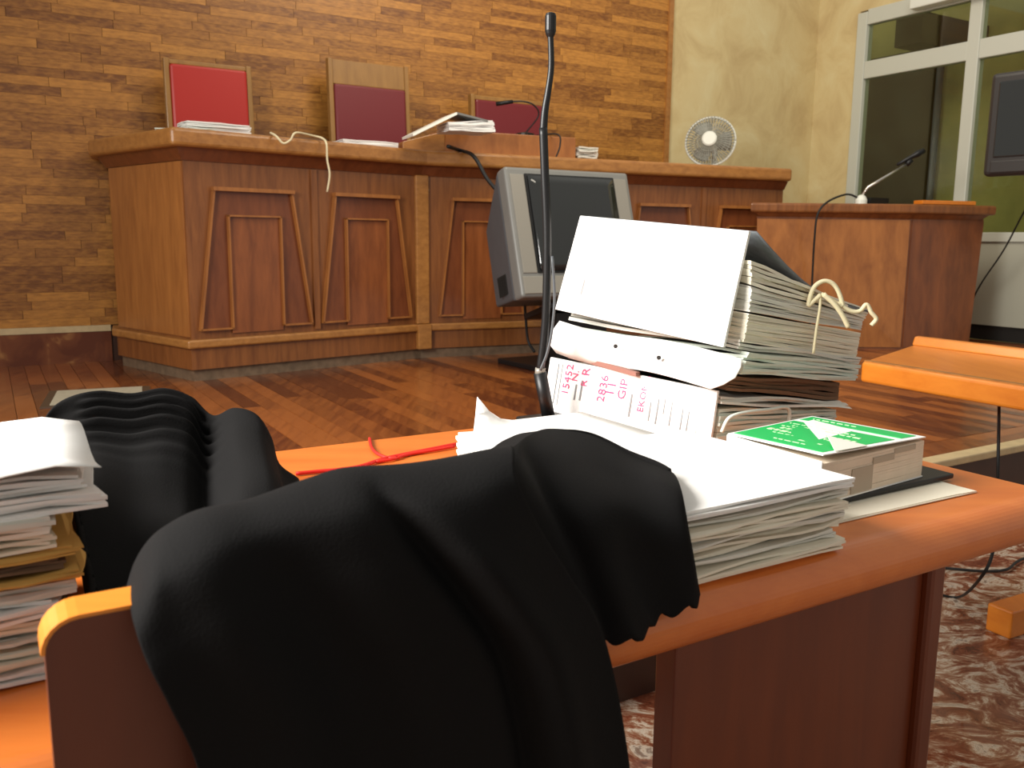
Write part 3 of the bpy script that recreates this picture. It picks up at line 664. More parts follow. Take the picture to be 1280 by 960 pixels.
# ================================================================== FOREGROUND TABLE
TA0, TA1, TB0, TB1 = -0.80, 1.36, 0.645, 1.485
table = thing('desk_table', 'long orange wooden table with bullnose edge carrying the files', 'table', W(0.3, 1.06, 0))
pr_ = []                      # bullnose profile
for t in range(21): an = -math.pi / 2 + math.pi * t / 20; pr_.append((TB0 + 0.035 - 0.035 * math.cos(an), 0.725 + 0.035 * math.sin(an)))
MB().prism([W(TA0, b_, z_) for b_, z_ in pr_] + [W(TA0, TB1, 0.76), W(TA0, TB1, 0.70), W(TA0, 0.70, 0.695)], u * (TA1 - TA0)).build('tabletop', 'table_wood', table, smooth=False)
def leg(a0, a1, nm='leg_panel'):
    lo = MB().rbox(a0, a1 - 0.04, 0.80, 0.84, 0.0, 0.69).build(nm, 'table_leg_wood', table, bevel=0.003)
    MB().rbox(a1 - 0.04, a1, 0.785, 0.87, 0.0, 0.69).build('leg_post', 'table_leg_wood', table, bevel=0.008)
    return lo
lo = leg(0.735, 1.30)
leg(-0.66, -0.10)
hp = atb(975, 758, 0.80)
MB().lathe([(0.010, 0), (0.010, 0.003)], Matrix.Translation(hp - v * 0.004) @ v.to_track_quat('Z', 'Y').to_matrix().to_4x4(), 12).build('screw_hole', 'shadow_dark', lo)

# second table at the right
t2 = thing('side_table', 'orange wooden table with raised back ledge beyond the green book', 'table', W(2.35, 1.8, 0))
p1 = atz(1077, 452, TAB); p2 = atz(1282, 484, TAB); p3 = atz(1150, 428, TAB)
d12 = (p2 - p1).normalized(); d13 = (p3 - p1).normalized()
Q = [p1, p1 + d12 * 1.5, p1 + d12 * 1.5 + d13 * 0.66, p1 + d13 * 0.66]
for x in Q: x.z = 0
MB().hexa([x + Z * 0.695 for x in Q] + [x + Z * 0.76 for x in Q]).build('tabletop', 'second_table_wood', t2, bevel=0.01, seg=3)
nn = Vector((d12.y, -d12.x, 0)); nn = nn if nn.dot(d13) < 0 else -nn
MB().hexa([x + nn * s_ + Z * z_ for z_ in (0.752, 0.764) for x, s_ in ((Q[0], -0.012), (Q[1], -0.012), (Q[1], -0.03), (Q[0], -0.03))]).build('edge_bead', 'bench_wood_light', t2)
L0, L1 = Q[3] - d13 * 0.07, Q[2] - d13 * 0.07
MB().hexa([L0 + Z * 0.76, L1 + Z * 0.76, Q[2] + Z * 0.76, Q[3] + Z * 0.76, L0 + d13 * 0.03 + Z * 0.79, L1 + d13 * 0.03 + Z * 0.79, Q[2] + Z * 0.79, Q[3] + Z * 0.79]).build('back_ledge', 'second_table_wood', t2, bevel=0.006)
fp = atz(1262, 800, 0); fp0 = atz(1231, 787, 0)
ef = (fp - fp0).normalized(); gf = Vector((-ef.y, ef.x, 0)); gf = gf if gf.x > 0 else -gf
zf = 0.085
MB().prism([fp0, fp, fp + gf * 0.55, fp0 + gf * 0.55], Z * zf).build('foot', 'second_table_wood', t2, bevel=0.006)
MB().hexa([fp0 + gf * 0.30 + Z * zf, fp + gf * 0.30 + Z * zf, fp + gf * 0.52 + Z * zf, fp0 + gf * 0.52 + Z * zf, fp0 + gf * 0.32 + Z * 0.69, fp + gf * 0.32 + Z * 0.69, fp + gf * 0.48 + Z * 0.69, fp0 + gf * 0.48 + Z * 0.69]).build('leg', 'second_table_wood', t2, bevel=0.006)
# cables under the right table
tag(MB().tube([atz(1249, 502, 0.68), aty(1248, 560, 2.28), aty(1246, 640, 2.26), aty(1241, 690, 2.2), aty(1226, 722, 2.2), atz(1200, 746, 0.02), atz(1172, 742, 0.012), atz(1140, 728, 0.012)], 0.0042, 6).build('floor_cable', 'black_rubber', smooth=True), 'black cable hanging from the side table and curling on the marble', 'cable')
tag(MB().tube([atz(1140, 706, 0.012), atz(1180, 710, 0.012), atz(1230, 714, 0.012), atz(1258, 712, 0.012), atz(1270, 703, 0.012), atz(1285, 697, 0.012), atz(1310, 697, 0.012)], 0.005, 6).build('floor_cable', 'black_rubber', smooth=True), 'black cable lying straight across the marble floor', 'cable')

# ================================================================== MICROPHONE on the table
mp0 = W(0.95, 1.435, TAB); Ym = mp0.y
mic = thing('gooseneck_microphone', 'tall black gooseneck microphone standing on the orange table', 'microphone', mp0)
def mpix(px, py): return aty(px, py, Ym)
MB().rbox(-0.055, 0.045, -0.04, 0.04, 0, 0.018).build('base', 'black_plastic', mic, bevel=0.004).location = mp0
mic.children[-1].matrix_parent_inverse = Matrix.Translation(-mp0)
xb, yb = proj(mp0)[:2]
MB().tube([mp0 + Z * 0.014, mpix(675, 466)], 0.0135, 14, 0).build('socket', 'black_plastic', mic, smooth=True)
MB().tube([mpix(675, 468), mpix(675.5, 460)], 0.0105, 14, 0).build('collar', 'tv_silver', mic, smooth=True)
MB().tube([mpix(675, 466), mpix(682, 400), mpix(684, 300), mpix(681, 215), mpix(679, 160)], [0.0085, 0.0085], 10).build('stem', 'black_plastic', mic, smooth=True)
MB().tube([mpix(679, 166), mpix(681, 140), mpix(685, 115), mpix(688.5, 90), mpix(689, 70), mpix(688, 42)], [0.008, 0.0062, 0.0058], 10).build('gooseneck', 'black_plastic', mic, smooth=True)
ct = mpix(688, 44); cz_ = (mpix(688, 17) - ct)
MB().lathe([(0.006, -0.004), (0.009, 0.002), (0.0105, 0.008), (0.0105, 0.034), (0.009, cz_.length), (0.004, cz_.length + 0.002)], Matrix.Translation(ct), 16).build('capsule', 'black_plastic', mic, smooth=False)
tag(MB().tube([mpix(672, 462) - v * .01, mpix(680, 440) - v * .012, mpix(686, 410) - v * .012, mpix(689, 370) - v * .012, mpix(686, 320) - v * .012], 0.003, 6).build('microphone_wire', 'tv_dark_grey', smooth=True), 'thin grey wire twisted along the tall black microphone stem', 'cable')

# ================================================================== DOSSIERS
def dossier_pt(px, py, Y): return aty(px, py, Y)
def blockpx(mb, bot_, top_, n, **k):
    """bot_/top_: FL, FR, BR as (px,py,Y); the fourth corner completes the parallelogram"""
    def quad(c):
        a_, b_, c_ = [aty(*x) for x in c]
        for p_ in (a_, b_, c_): p_.z = max(p_.z, TAB + 0.005)
        return [a_, b_, c_, a_ + c_ - b_]
    return page_block(mb, quad(bot_), quad(top_), n, **k)
YL, YR, YB = 1.83, 1.51, 1.68
# bottom dossier
d3 = thing('case_file', 'bottom case file with red handwriting on its white cover', 'case file', aty(890, 565, YR), 'tied case files stacked on the orange table')
zb0 = [atz(683, 530, .764), None, None]
mb = MB(); blockpx(mb, [(684, 524, YL), (893, 566, YR), (1042, 548, YB)], [(692, 470, YL), (900, 512, YR), (1046, 512, YB)], 12, jit=0.004, wave=0.003, gap=0.015, seg=8, seed=11); mb.build('pages', 'paper_green', d3)
mb = MB(); blockpx(mb, [(692, 462, YL), (900, 505, YR), (1064, 511, YB)], [(692, 452, YL), (900, 494, YR), (1050, 500, YB)], 3, jit=0.006, wave=0.004, gap=0.2, seg=8, seed=12); mb.build('loose_sheets', 'paper_grey', d3)
FN = (aty(893, 566, YR) - aty(684, 524, YL)).normalized(); FNn = Vector((FN.y, -FN.x, 0)).normalized()
c00, c10, c11, c01 = [aty(*x) + FNn * 0.012 for x in ((682, 522, YL), (891, 567, YR), (902, 488, YR), (693, 446, YL))]
for p_ in (c00, c10): p_.z = max(p_.z, TAB + 0.004)
MB().prism([c00, c10, c11, c01], FNn * -0.006).build('front_cover', 'paper_white', d3, bevel=0.001)
# cloth-like tab on the right side
MB().tube([aty(902, 540, 1.50), aty(912, 522, 1.50), aty(935, 515, 1.52), aty(962, 512, 1.55), aty(985, 510, 1.58), aty(986, 532, 1.58)], 0.0035, 6).build('tape_tie', 'paper_green', d3, smooth=True)
# writing on the cover (x = along cover, y = up the cover)
Ex = (c10 - c00); Ey = (c01 - c00); Ez = FNn
def cover_frame(s, t): return c00 + Ex * s + Ey * t + FNn * 0.0015
def write(txt, s, t, size, mat, lean=0.0):
    ydir = -Ex.normalized() ; xdir = (Ey.normalized() + Ex.normalized() * lean).normalized()
    o_ = cover_frame(s, t); M = Matrix(((xdir.x, ydir.x, Ez.x, o_.x), (xdir.y, ydir.y, Ez.y, o_.y), (xdir.z, ydir.z, Ez.z, o_.z), (0, 0, 0, 1)))
    text_mesh(None, txt, size, M, 'handwriting' if 'red' in mat else 'printed_line', mat, d3)
write('15452', 0.155, 0.40, 0.027, 'red_ink', 0.08)
write('N.', 0.205, 0.66, 0.024, 'red_ink', 0.05); write('R', 0.275, 0.78, 0.030, 'red_ink', 0.1); write('R', 0.27, 0.60, 0.024, 'red_ink')
write('2836', 0.39, 0.40, 0.028, 'red_ink', 0.06); write('11', 0.44, 0.52, 0.032, 'red_ink', 0.15); write('GIP', 0.51, 0.50, 0.028, 'red_ink', 0.08)
write('EKOMA', 0.625, 0.36, 0.021, 'red_ink', 0.06)
def rule(s, t0, t1, wd, mat='grey_ink'):
    a_, b_ = cover_frame(s, t0), cover_frame(s, t1); x_ = Ex.normalized() * wd
    MB().add([a_, a_ + x_, b_ + x_, b_], [(0, 1, 2, 3)]).build('printed_line', mat, d3, recalc=False)
rule(0.065, 0.22, 0.92, 0.0022); rule(0.092, 0.2, 0.92, 0.0018); rule(0.20, 0.35, 0.62, 0.0034); rule(0.235, 0.36, 0.70, 0.0040)
rule(0.545, 0.25, 0.62, 0.0040); rule(0.66, 0.25, 0.55, 0.0024); rule(0.70, 0.22, 0.62, 0.003, 'grey_ink'); rule(0.735, 0.4, 0.66, 0.0024)
rule(0.775, 0.24, 0.62, 0.0022); rule(0.835, 0.12, 0.78, 0.0026); rule(0.868, 0.12, 0.80, 0.0026); rule(0.90, 0.14, 0.40, 0.009, 'faint_ink')
# middle dossier
d2 = thing('case_file', 'middle case file with punched white flap and painted shadow line', 'case file', aty(900, 480, YR), 'tied case files stacked on the orange table')
mb = MB(); blockpx(mb, [(700, 442, YL), (905, 487, YR), (1048, 500, YB)], [(700, 428, YL), (920, 470, YR), (1050, 478, YB)], 5, jit=0.006, wave=0.003, gap=0.015, seg=8, seed=13); mb.build('loose_sheets', 'paper_brown', d2)
mb = MB(); blockpx(mb, [(702, 430, YL), (925, 468, YR), (1070, 476, YB)], [(708, 408, YL), (935, 440, YR), (1076, 456, YB)], 8, jit=0.005, wave=0.003, gap=0.015, seg=8, seed=14); mb.build('pages', 'paper_green', d2)
# rounded white flap across the front
prof = [(706, 401, 932, 446), (702, 410, 934, 456), (699, 421, 928, 469), (698, 431, 912, 478), (702, 440, 893, 484)]
G = []
for i, (x0, y0, x1, y1) in enumerate(prof):
    bul = 0.010 * math.sin(math.pi * i / 4); row = []
    for j in range(15):
        s_ = j / 14; p = aty(x0 + (x1 - x0) * s_, y0 + (y1 - y0) * s_ + 3 * math.sin(s_ * 7), YL + (YR - YL) * s_ - 0.012)
        row.append(p + FNn * (0.014 + bul + 0.003 * math.sin(s_ * 11)))
    G.append(row)
MB().grid(G).build('front_flap', 'paper_white', d2, smooth=True, solid=0.002)
for hx, hy in ((786, 431), (840, 445)):
    s_ = (hx - 700) / 230; hpnt = aty(hx, hy, YL + (YR - YL) * s_ - 0.012) + FNn * 0.0375
    MB().lathe([(0.0042, 0), (0.0042, 0.003)], Matrix.Translation(hpnt) @ FNn.to_track_quat('Z', 'Y').to_matrix().to_4x4(), 10).build('punch_hole', 'shadow_dark', d2)
MB().prism([aty(715, 447, YL - .03), aty(800, 470, 1.635), aty(800, 465, 1.635), aty(715, 440, YL - .03)], FNn * 0.012).build('shadow_line', 'shadow_line', d2)  # brownish-pink strip paints the shadow line below the flap
# top dossier
d1 = thing('case_file', 'top case file with big white cover, bowed string and grey flap', 'case file', aty(920, 432, YR), 'tied case files stacked on the orange table')
mb = MB(); blockpx(mb, [(712, 400, YL), (924, 436, YR), (1074, 455, YB)], [(716, 385, YL), (926, 424, YR), (1078, 447, YB)], 3, jit=0.005, wave=0.003, gap=0.15, seg=8, seed=15); mb.build('backing_sheets', 'paper_grey', d1)
mb = MB(); blockpx(mb, [(722, 384, YL), (930, 428, YR), (1070, 448, YB)], [(726, 352, YL), (936, 392, YR), (1076, 416, YB)], 18, jit=0.0025, wave=0.001, gap=0.015, seg=8, seed=16); mb.build('lower_pages', 'paper_cream', d1)
mb = MB(); blockpx(mb, [(726, 350, YL), (936, 390, YR), (1076, 413, YB)], [(730, 316, YL), (940, 358, YR), (1080, 398, YB)], 14, jit=0.0035, wave=0.0015, gap=0.015, seg=8, seed=17); mb.build('upper_pages', 'paper_grey', d1)
mb = MB(); blockpx(mb, [(730, 314, YL), (940, 356, YR), (1082, 398, YB)], [(734, 292, YL), (938, 326, YR), (1086, 388, YB)], 6, jit=0.006, wave=0.004, gap=0.015, seg=8, seed=18); mb.build('loose_sheets', 'paper_cream', d1)
k00, k10, k11, k01 = [aty(*x) + FNn * 0.024 for x in ((704, 386, YL), (914, 433, YR), (946, 289, YR + 0.02), (735, 270, YL + 0.02))]
MB().prism([k00, k10, k11, k01], FNn * -0.007).build('front_cover', 'paper_white', d1, bevel=0.001)
for (s0, t0, ln_) in ((0.14, 0.2, 0.16), (0.27, 0.35, 0.22), (0.33, 0.42, 0.14), (0.40, 0.25, 0.2), (0.46, 0.5, 0.22), (0.52, 0.42, 0.18)):
    a_ = k00 + (k10 - k00) * s0 + (k01 - k00) * t0 + FNn * 0.001; x_ = (k10 - k00).normalized() * 0.003; y_ = (k01 - k00) * ln_
    MB().add([a_, a_ + x_, a_ + x_ + y_, a_ + y_], [(0, 1, 2, 3)]).build('faint_writing', 'faint_ink', d1, recalc=False)
# top cover sheet: from the ridge, sagging over the pages to the far edge
G = []
for i in range(9):
    t = i / 8; row = []
    for j in range(7):
        s_ = j / 6
        f0 = Vector((735 + (946 - 735) * s_, 270 + 19 * s_, 0)); Y0 = YL + 0.015 + (YR - YL) * s_
        A_ = aty(f0.x, f0.y, Y0); Bv = aty(1087, 388, YB) - aty(940, 330, YR); endp = aty(735, 292, YL).lerp(aty(940, 330, YR), s_) + Bv * 1.0
        p = A_.lerp(endp, t) + Z * (-0.030 * math.sin(math.pi * t)); row.append(p)
    G.append(row)
MB().grid(G).build('top_flap', 'grey_board', d1, smooth=True, solid=0.004)
# string and bow
sp = []
mid_t = aty(1018, 362, 1.575); mid_b = aty(1010, 440, 1.575)
fn2 = (aty(1074, 455, YB) - aty(924, 436, YR)); fn2.z = 0; fn2.normalize(); sn = Vector((fn2.y, -fn2.x, 0))
def sp_(px, py, o=0.012, Y=1.585): return aty(px, py, Y) + sn * o
MB().tube([sp_(1010, 441), sp_(1014, 410), sp_(1018, 385), sp_(1019, 368)], 0.0026, 6).build('string', 'cream_cord', d1, smooth=True)
MB().tube([sp_(1019, 368), sp_(1008, 378), sp_(1004, 380), sp_(1010, 360), sp_(1022, 351), sp_(1034, 354), sp_(1042, 366), sp_(1046, 382), sp_(1038, 378), sp_(1020, 367)], 0.0042, 6).build('bow_loop', 'cream_cord', d1, smooth=True)
MB().tube([sp_(1020, 367, .016), sp_(1032, 380, .02), sp_(1042, 394, .02), sp_(1050, 408, .018)], 0.0048, 6).build('bow_tail', 'cream_cord', d1, smooth=True)
MB().tube([sp_(1040, 378), sp_(1056, 388), sp_(1068, 388), sp_(1076, 380), sp_(1082, 390), sp_(1088, 398), sp_(1082, 406)], 0.004, 6).build('bow_tail', 'cream_cord', d1, smooth=True)

# ================================================================== FRONT PAPER PILE (under the sleeve)
A0_, A1_, B0_ = 0.515, 0.872, 0.665
gp = 'files piled at the front edge of the orange table'
zc = TAB + 0.002; hs = [0.013, 0.011, 0.014, 0.010, 0.012, 0.013]
for i, hgt in enumerate(hs):
    ja = rng.uniform(-0.01, 0.01); jb = rng.uniform(-0.006, 0.008)
    q = [W(A0_ + ja, B0_ + jb, zc), W(A1_ + ja, B0_ + jb - 0.004, zc), W(A1_ + ja, B0_ + 0.31, zc), W(A0_ + ja, B0_ + 0.31, zc)]
    mb = MB(); page_block(mb, q, [x + Z * hgt for x in q], 4, 0.006, 0.003, 0.08, 9, 30 + i)
    tag(mb.build('paper_file', 'paper_grey' if i % 2 else 'paper_cream'), ('lowest', 'second lowest', 'third lowest', 'fourth', 'fifth', 'sixth')[i] + ' dog-eared file up from the table beside the green book', 'file', gp)
    zc += hgt + 0.0008
q = [W(A0_, B0_ - 0.01, zc), W(A1_ + .005, B0_ - 0.008, zc), W(A1_ + .005, B0_ + 0.30, zc), W(A0_, B0_ + 0.30, zc)]
mb = MB(); page_block(mb, q, [x + Z * 0.011 for x in q], 4, 0.004, 0.0012, 0.1, 9, 40)
tag(mb.build('paper_file', 'paper_white'), 'clean white file on top of the dog-eared pile by the green book', 'file'); zt_ = zc + 0.0115
# white papers behind, with a lifted corner
q = [W(0.55, 0.985, TAB + 0.002), W(0.90, 0.985, TAB + 0.002), W(0.90, 1.20, TAB + 0.002), W(0.62, 1.20, TAB + 0.002)]
mb = MB(); page_block(mb, q, [x + Z * 0.066 for x in q], 12, 0.004, 0.0015, 0.1, 7, 41)
tag(mb.build('paper_pile', 'paper_white'), 'white paper pile behind the sleeve, in front of the case files', 'papers')
G = []
for i in range(9):
    row = []
    for j in range(9):
        s_, t = i / 8, j / 8
        p = W(0.545 + 0.33 * s_ + 0.10 * t * (1 - s_), 0.99 + 0.225 * t, TAB + 0.074)
        c_ = max(0, 1 - math.hypot(s_ * 1.5, (1 - t) * 1.3) / 0.55); p += Z * 0.045 * c_ * c_ + u * 0.02 * c_ - v * 0.0 ; row.append(p)
    G.append(row)
tag(MB().grid(G).build('loose_sheet', 'paper_white', smooth=True, solid=0.0012), 'white sheet with a curled corner lying beside the microphone base', 'sheet')

# ================================================================== GREEN BOOK, black pad, white sheet
q = [W(0.93, 0.728, TAB + 0.001), W(1.252, 0.722, TAB + 0.001), W(1.262, 0.90, TAB + 0.001), W(0.94, 0.90, TAB + 0.001)]
mb = MB(); page_block(mb, q, [x + Z * 0.003 for x in q], 2, 0.003, 0.0004, 0.1, 6, 44); tag(mb.build('loose_sheet', 'paper_cream'), 'cream sheet sticking out under the black pad and green book', 'sheet')
mb = MB(); mb.prism([W(0.95, 0.775, TAB + .005), W(1.282, 0.778, TAB + .005), W(1.29, 0.99, TAB + .005), W(0.95, 0.99, TAB + .005)], Z * 0.008)
tag(mb.build('black_pad', 'black_plastic', bevel=0.002), 'thin black pad lying under the thick green book', 'pad')
zb = TAB + 0.0135; hb = 0.058
bq = [W(0.957, 0.768, zb), W(1.218, 0.790, zb), W(1.192, 0.985, zb), W(0.965, 0.955, zb)]
book = thing('law_book', 'thick green and white paperback law book on the black pad', 'book', bq[0])
cb = sum(bq, Vector()) / 4
inn = [p.lerp(cb, 0.012) for p in bq]
page_block(mb := MB(), [p + Z * 0.002 for p in inn], [p + Z * hb for p in inn], 14, 0.0006, 0.0002, 0.04, 3, 50); mb.build('pages', 'book_pages', book)
MB().prism(bq, Z * 0.002).build('back_cover', 'book_white', book)
sp0, sp1 = bq[0], bq[3]; out = (bq[0] - bq[1]).normalized() * 0.002
MB().hexa([sp0, sp1, sp1 + out, sp0 + out] + [x + Z * (hb + 0.004) for x in (sp0, sp1, sp1 + out, sp0 + out)]).build('spine', 'book_white', book)
zc_ = zb + hb + 0.003
def bk(s, t, dz=0.0):   # s along the long edge, t across
    lift = 0.010 * max(0, (1 - s)) * max(0, 1 - t) 
    return bq[0].lerp(bq[1], s).lerp(bq[3].lerp(bq[2], s), t) + Z * (hb + 0.004 + lift * 0.8 + dz)
def patch(name, rects, mat, dz, th=0.0006):
    mb = MB()
    for (s0, s1, t0, t1) in rects: mb.prism([bk(s0, t0, dz), bk(s1, t0, dz), bk(s1, t1, dz), bk(s0, t1, dz)], Z * th)
    return mb.build(name, mat, book)
patch('front_cover', [(0.0, 1.0, 0.0, 1.0)], 'book_white', 0.0, 0.0016)
patch('green_field', [(0.04, 0.73, 0.05, 0.97), (0.80, 0.96, 0.05, 0.97)], 'book_green', 0.0018)
lines = []
for s0, wd, t0, t1 in ((0.12, 0.012, 0.30, 0.62), (0.19, 0.022, 0.22, 0.46), (0.27, 0.012, 0.55, 0.78), (0.33, 0.045, 0.18, 0.90), (0.42, 0.04, 0.14, 0.86), (0.50, 0.012, 0.5, 0.9), (0.55, 0.022, 0.2, 0.84), (0.62, 0.014, 0.3, 0.92), (0.88, 0.012, 0.5, 0.9)):
    t = t0
    while t < t1: l_ = rng.uniform(0.03, 0.07); lines.append((s0, s0 + wd, t, min(t + l_, t1))); t += l_ + 0.018
patch('cover_lettering', lines, 'book_title', 0.0026)['kind'] = 'stuff'
MB().add([bk(0.10, -0.005, 0.004), bk(0.40, 0.0, 0.004), bk(0.27, 0.24, 0.014)], [(0, 1, 2)]).build('folded_corner', 'paper_grey', book, solid=0.001, recalc=False)
e_ = (bq[1] - bq[0]); nf = Vector((e_.y, -e_.x, 0)).normalized() * 0.0008
for s0, s1, z0_, z1_ in ((0.27, 0.47, 0.004, 0.040), (0.47, 0.68, 0.040, 0.050), (0.68, 0.90, 0.048, 0.056)):
    A_ = inn[0].lerp(inn[1], s0); B_ = inn[0].lerp(inn[1], s1); MB().prism([A_ + Z * z0_, B_ + Z * z0_, B_ + Z * z1_, A_ + Z * z1_], nf * 2.2).build('thumb_mark', 'book_tab', book)

# red cord on the table
cord = thing('red_cord', 'bright red cord lying on the orange table beside the robe', 'cord', atz(480, 573, TAB))
def tz(px, py): return atz(px, py, TAB + 0.004)
MB().tube([tz(370, 592), tz(400, 589), tz(425, 587), tz(450, 583), tz(478, 574), tz(500, 569), tz(530, 563), tz(560, 557), tz(570, 555)], 0.0032, 6).build('strand', 'red_cord', cord, smooth=True)
MB().tube([tz(462, 548), tz(464, 558), tz(470, 566), tz(484, 572), tz(500, 572)], 0.0028, 6).build('strand', 'red_cord', cord, smooth=True)
MB().tube([tz(470, 577), tz(490, 574), tz(510, 568), tz(540, 563), tz(568, 558)], 0.0028, 6).build('strand', 'red_cord', cord, smooth=True)

# ================================================================== LEFT FILE PILE
gl_ = 'files piled at the left end of the orange table'
zc = TAB + 0.002; A1l = 0.034; B0l = 0.79
spec = [('paper_white', .012, 'w'), ('paper_cream', .014, 'w'), ('paper_grey', .013, 'w'), ('paper_cream', .012, 'w'), ('paper_white', .014, 'w'), ('paper_grey', .012, 'b'),
        ('paper_tan', .008, 't'), ('paper_brown', .010, 'd'), ('paper_tan', .007, 't'), ('paper_cream', .012, 'm'), ('paper_grey', .016, 'm'), ('paper_white', .014, 'x'), ('paper_white', .012, 'x')]
LABS = ['lowest pale file on the table behind the chair back', 'second lowest cream file in the pile behind the chair back', 'third lowest grey file in the pile behind the chair back', 'fourth file from the table in the pile behind the chair back', 'white file midway up the pile behind the chair back', 'grey file just under the tan folders beside the heaped robe',
        'lower tan card folder in the pile by the heaped robe', 'dark brown file between the two tan folders', 'upper tan card folder in the pile by the heaped robe', 'cream file lying on the upper tan folder', 'thick grey curled file above the tan folders', 'white file under the topmost papers by the heaped robe', 'topmost white file jutting towards the heaped robe']
sag = 0.0
for i, (mt_, hgt, cl) in enumerate(spec):
    ja = {'w': rng.uniform(-0.008, 0.006), 'b': 0.008, 't': 0.014, 'd': 0.0, 'm': -0.004, 'x': 0.022 + 0.014 * (i % 2)}[cl]; jb = rng.uniform(-0.012, 0.012)
    q = [W(A1l - 0.33 + ja, B0l + jb, zc), W(A1l + ja, B0l + jb, zc), W(A1l + ja, B0l + 0.22, zc), W(A1l - 0.33 + ja, B0l + 0.22, zc)]
    tq = [x + Z * hgt for x in q]
    if cl == 'x': q[1] += Z * -0.002; tq[1] += Z * -0.002
    mb = MB(); page_block(mb, q, tq, 4, 0.007, 0.0032, 0.1, 8, 70 + i)
    tag(mb.build('paper_file', mt_), LABS[i], 'file', gl_ if cl in 'wbtdmx' else None); zc += hgt + 0.0012
G = []
for i in range(8):
    row = []
    for j in range(8):
        s_, t = i / 7, j / 7; p = W(A1l - 0.20 + 0.235 * s_, B0l - 0.01 + 0.2 * t, zc + 0.004 + 0.010 * math.sin(s_ * 3.1) * (0.4 + t) + 0.006 * math.sin(s_ * 9 + t * 6)); row.append(p)
    G.append(row)
tag(MB().grid(G).build('loose_sheet', 'paper_white', smooth=True, solid=0.001), 'crumpled white sheet topping the left pile of files', 'sheet')

# ================================================================== CHAIR with the robe
CB = 0.575
chair = thing('wooden_chair', 'brown wooden chair with solid back under the black robe', 'chair', W(0.27, 0.5, 0))
cl_, cr_ = 0.012, 0.375; ctz = 0.895
pts = []
for t in range(7): an = math.pi - t * math.pi / 12; pts.append((cl_ + 0.02 + 0.02 * math.cos(an), ctz - 0.02 + 0.02 * math.sin(an)))
pts2 = [(cl_ + cr_ - x, z_) for x, z_ in reversed(pts)]
outl = [(cl_, 0.46)] + pts + pts2 + [(cr_, 0.46)]
bkp = MB().prism([W(x, CB, z_) for x, z_ in outl], v * 0.032).build('backrest', 'chair_wood', chair)
edge = [(x, z_) for x, z_ in pts + pts2]
cxm = (cl_ + cr_) / 2; mb = MB(); ne = len(edge)
en = []
for i in range(ne):
    (x0, z0_), (x1, z1_) = edge[max(0, i - 1)], edge[min(ne - 1, i + 1)]; en.append(Vector((-(z1_ - z0_), x1 - x0)).normalized() * 0.0025)
ring_ = []
for (x, z_), q_ in zip(edge, en): ring_ += [W(x, CB - .0005, z_), W(x + q_.x, CB - .0005, z_ + q_.y), W(x + q_.x, CB + .0325, z_ + q_.y), W(x, CB + .0325, z_)]
mb.add(ring_, [(4 * i + k_, 4 * i + (k_ + 1) % 4, 4 * i + 4 + (k_ + 1) % 4, 4 * i + 4 + k_) for i in range(ne - 1) for k_ in range(4)] + [(0, 1, 2, 3), (4 * ne - 1, 4 * ne - 2, 4 * ne - 3, 4 * ne - 4)])
mb.build('lit_top_strip', 'chair_lit_edge_wood', bkp)  # light on the backrest's top edge, put into a paler wood strip
MB().rbox(cl_ + 0.01, cr_ - 0.01, CB + 0.02, CB + 0.44, 0.42, 0.46).build('seat', 'chair_wood', chair, bevel=0.008)
for x in (cl_ + 0.012, cr_ - 0.052):
    MB().rbox(x, x + 0.04, CB + 0.0, CB + 0.04, 0, 0.47).build('leg', 'chair_wood', chair, bevel=0.004)
    MB().rbox(x, x + 0.04, CB + 0.39, CB + 0.43, 0, 0.42).build('leg', 'chair_wood', chair, bevel=0.004)

def smoothstep(x): x = max(0, min(1, x)); return x * x * (3 - 2 * x)
def netsurf(rows, nu, nv, fold=None):
    """rows: list of lists of world points -> smooth dense surface through the control net"""
    R_ = [crom(r_, 12) for r_ in rows]
    def samp(P, t): k_ = t * (len(P) - 1); j = min(int(k_), len(P) - 2); return P[j].lerp(P[j + 1], k_ - j)
    C_ = []
    for i in range(nu + 1):
        c_ = [samp(r_, i / nu) for r_ in R_]; cc = crom(c_, 12); C_.append([samp(cc, j / nv) for j in range(nv + 1)])
    if fold:
        C_ = [[p + fold(i / nu, j / nv) for j, p in enumerate(c_)] for i, c_ in enumerate(C_)]
    return C_
robe = thing('black_robe', 'black wool robe draped over the wooden chair back', 'robe', W(0.27, CB, 0.46))
# front panel: ridge -> hem
rid = [(160, 738), (176, 700), (205, 660), (250, 630), (320, 621), (390, 603), (440, 584), (510, 573), (580, 567), (640, 563)]
left = [(178, 750), (195, 800), (216, 860), (245, 955), (262, 1060), (280, 1200)]
right = [(672, 592), (708, 650), (738, 720), (764, 800), (796, 960), (820, 1200)]
n_ = len(rid); rows = []
back1 = [atb(x, y, CB + 0.075) for x, y in rid]
rows.append([p + v * 0.07 - Z * 0.10 for p in back1]); rows.append([p + v * 0.045 - Z * 0.03 for p in back1])
rows.append([atb(x, y, CB + 0.045) for x, y in rid])
offb = [-0.012, -0.028, -0.034, -0.036, -0.038, -0.036]
for k_, (lf, rt) in enumerate(zip(left, right)):
    row = []
    for j in range(n_):
        s_ = j / (n_ - 1); x = lf[0] + (rt[0] - lf[0]) * s_; y = lf[1] + (rt[1] - lf[1]) * s_
        if k_ < 3: rx, ry = rid[j]; wgt = (0.75, 0.42, 0.16)[k_]; base = (40, 110, 200)[k_]; x = x * (1 - wgt) + rx * wgt; y = y * (1 - wgt) + (ry + base) * wgt
        row.append(atb(x, y, CB + offb[k_]))
    rows.append(row)
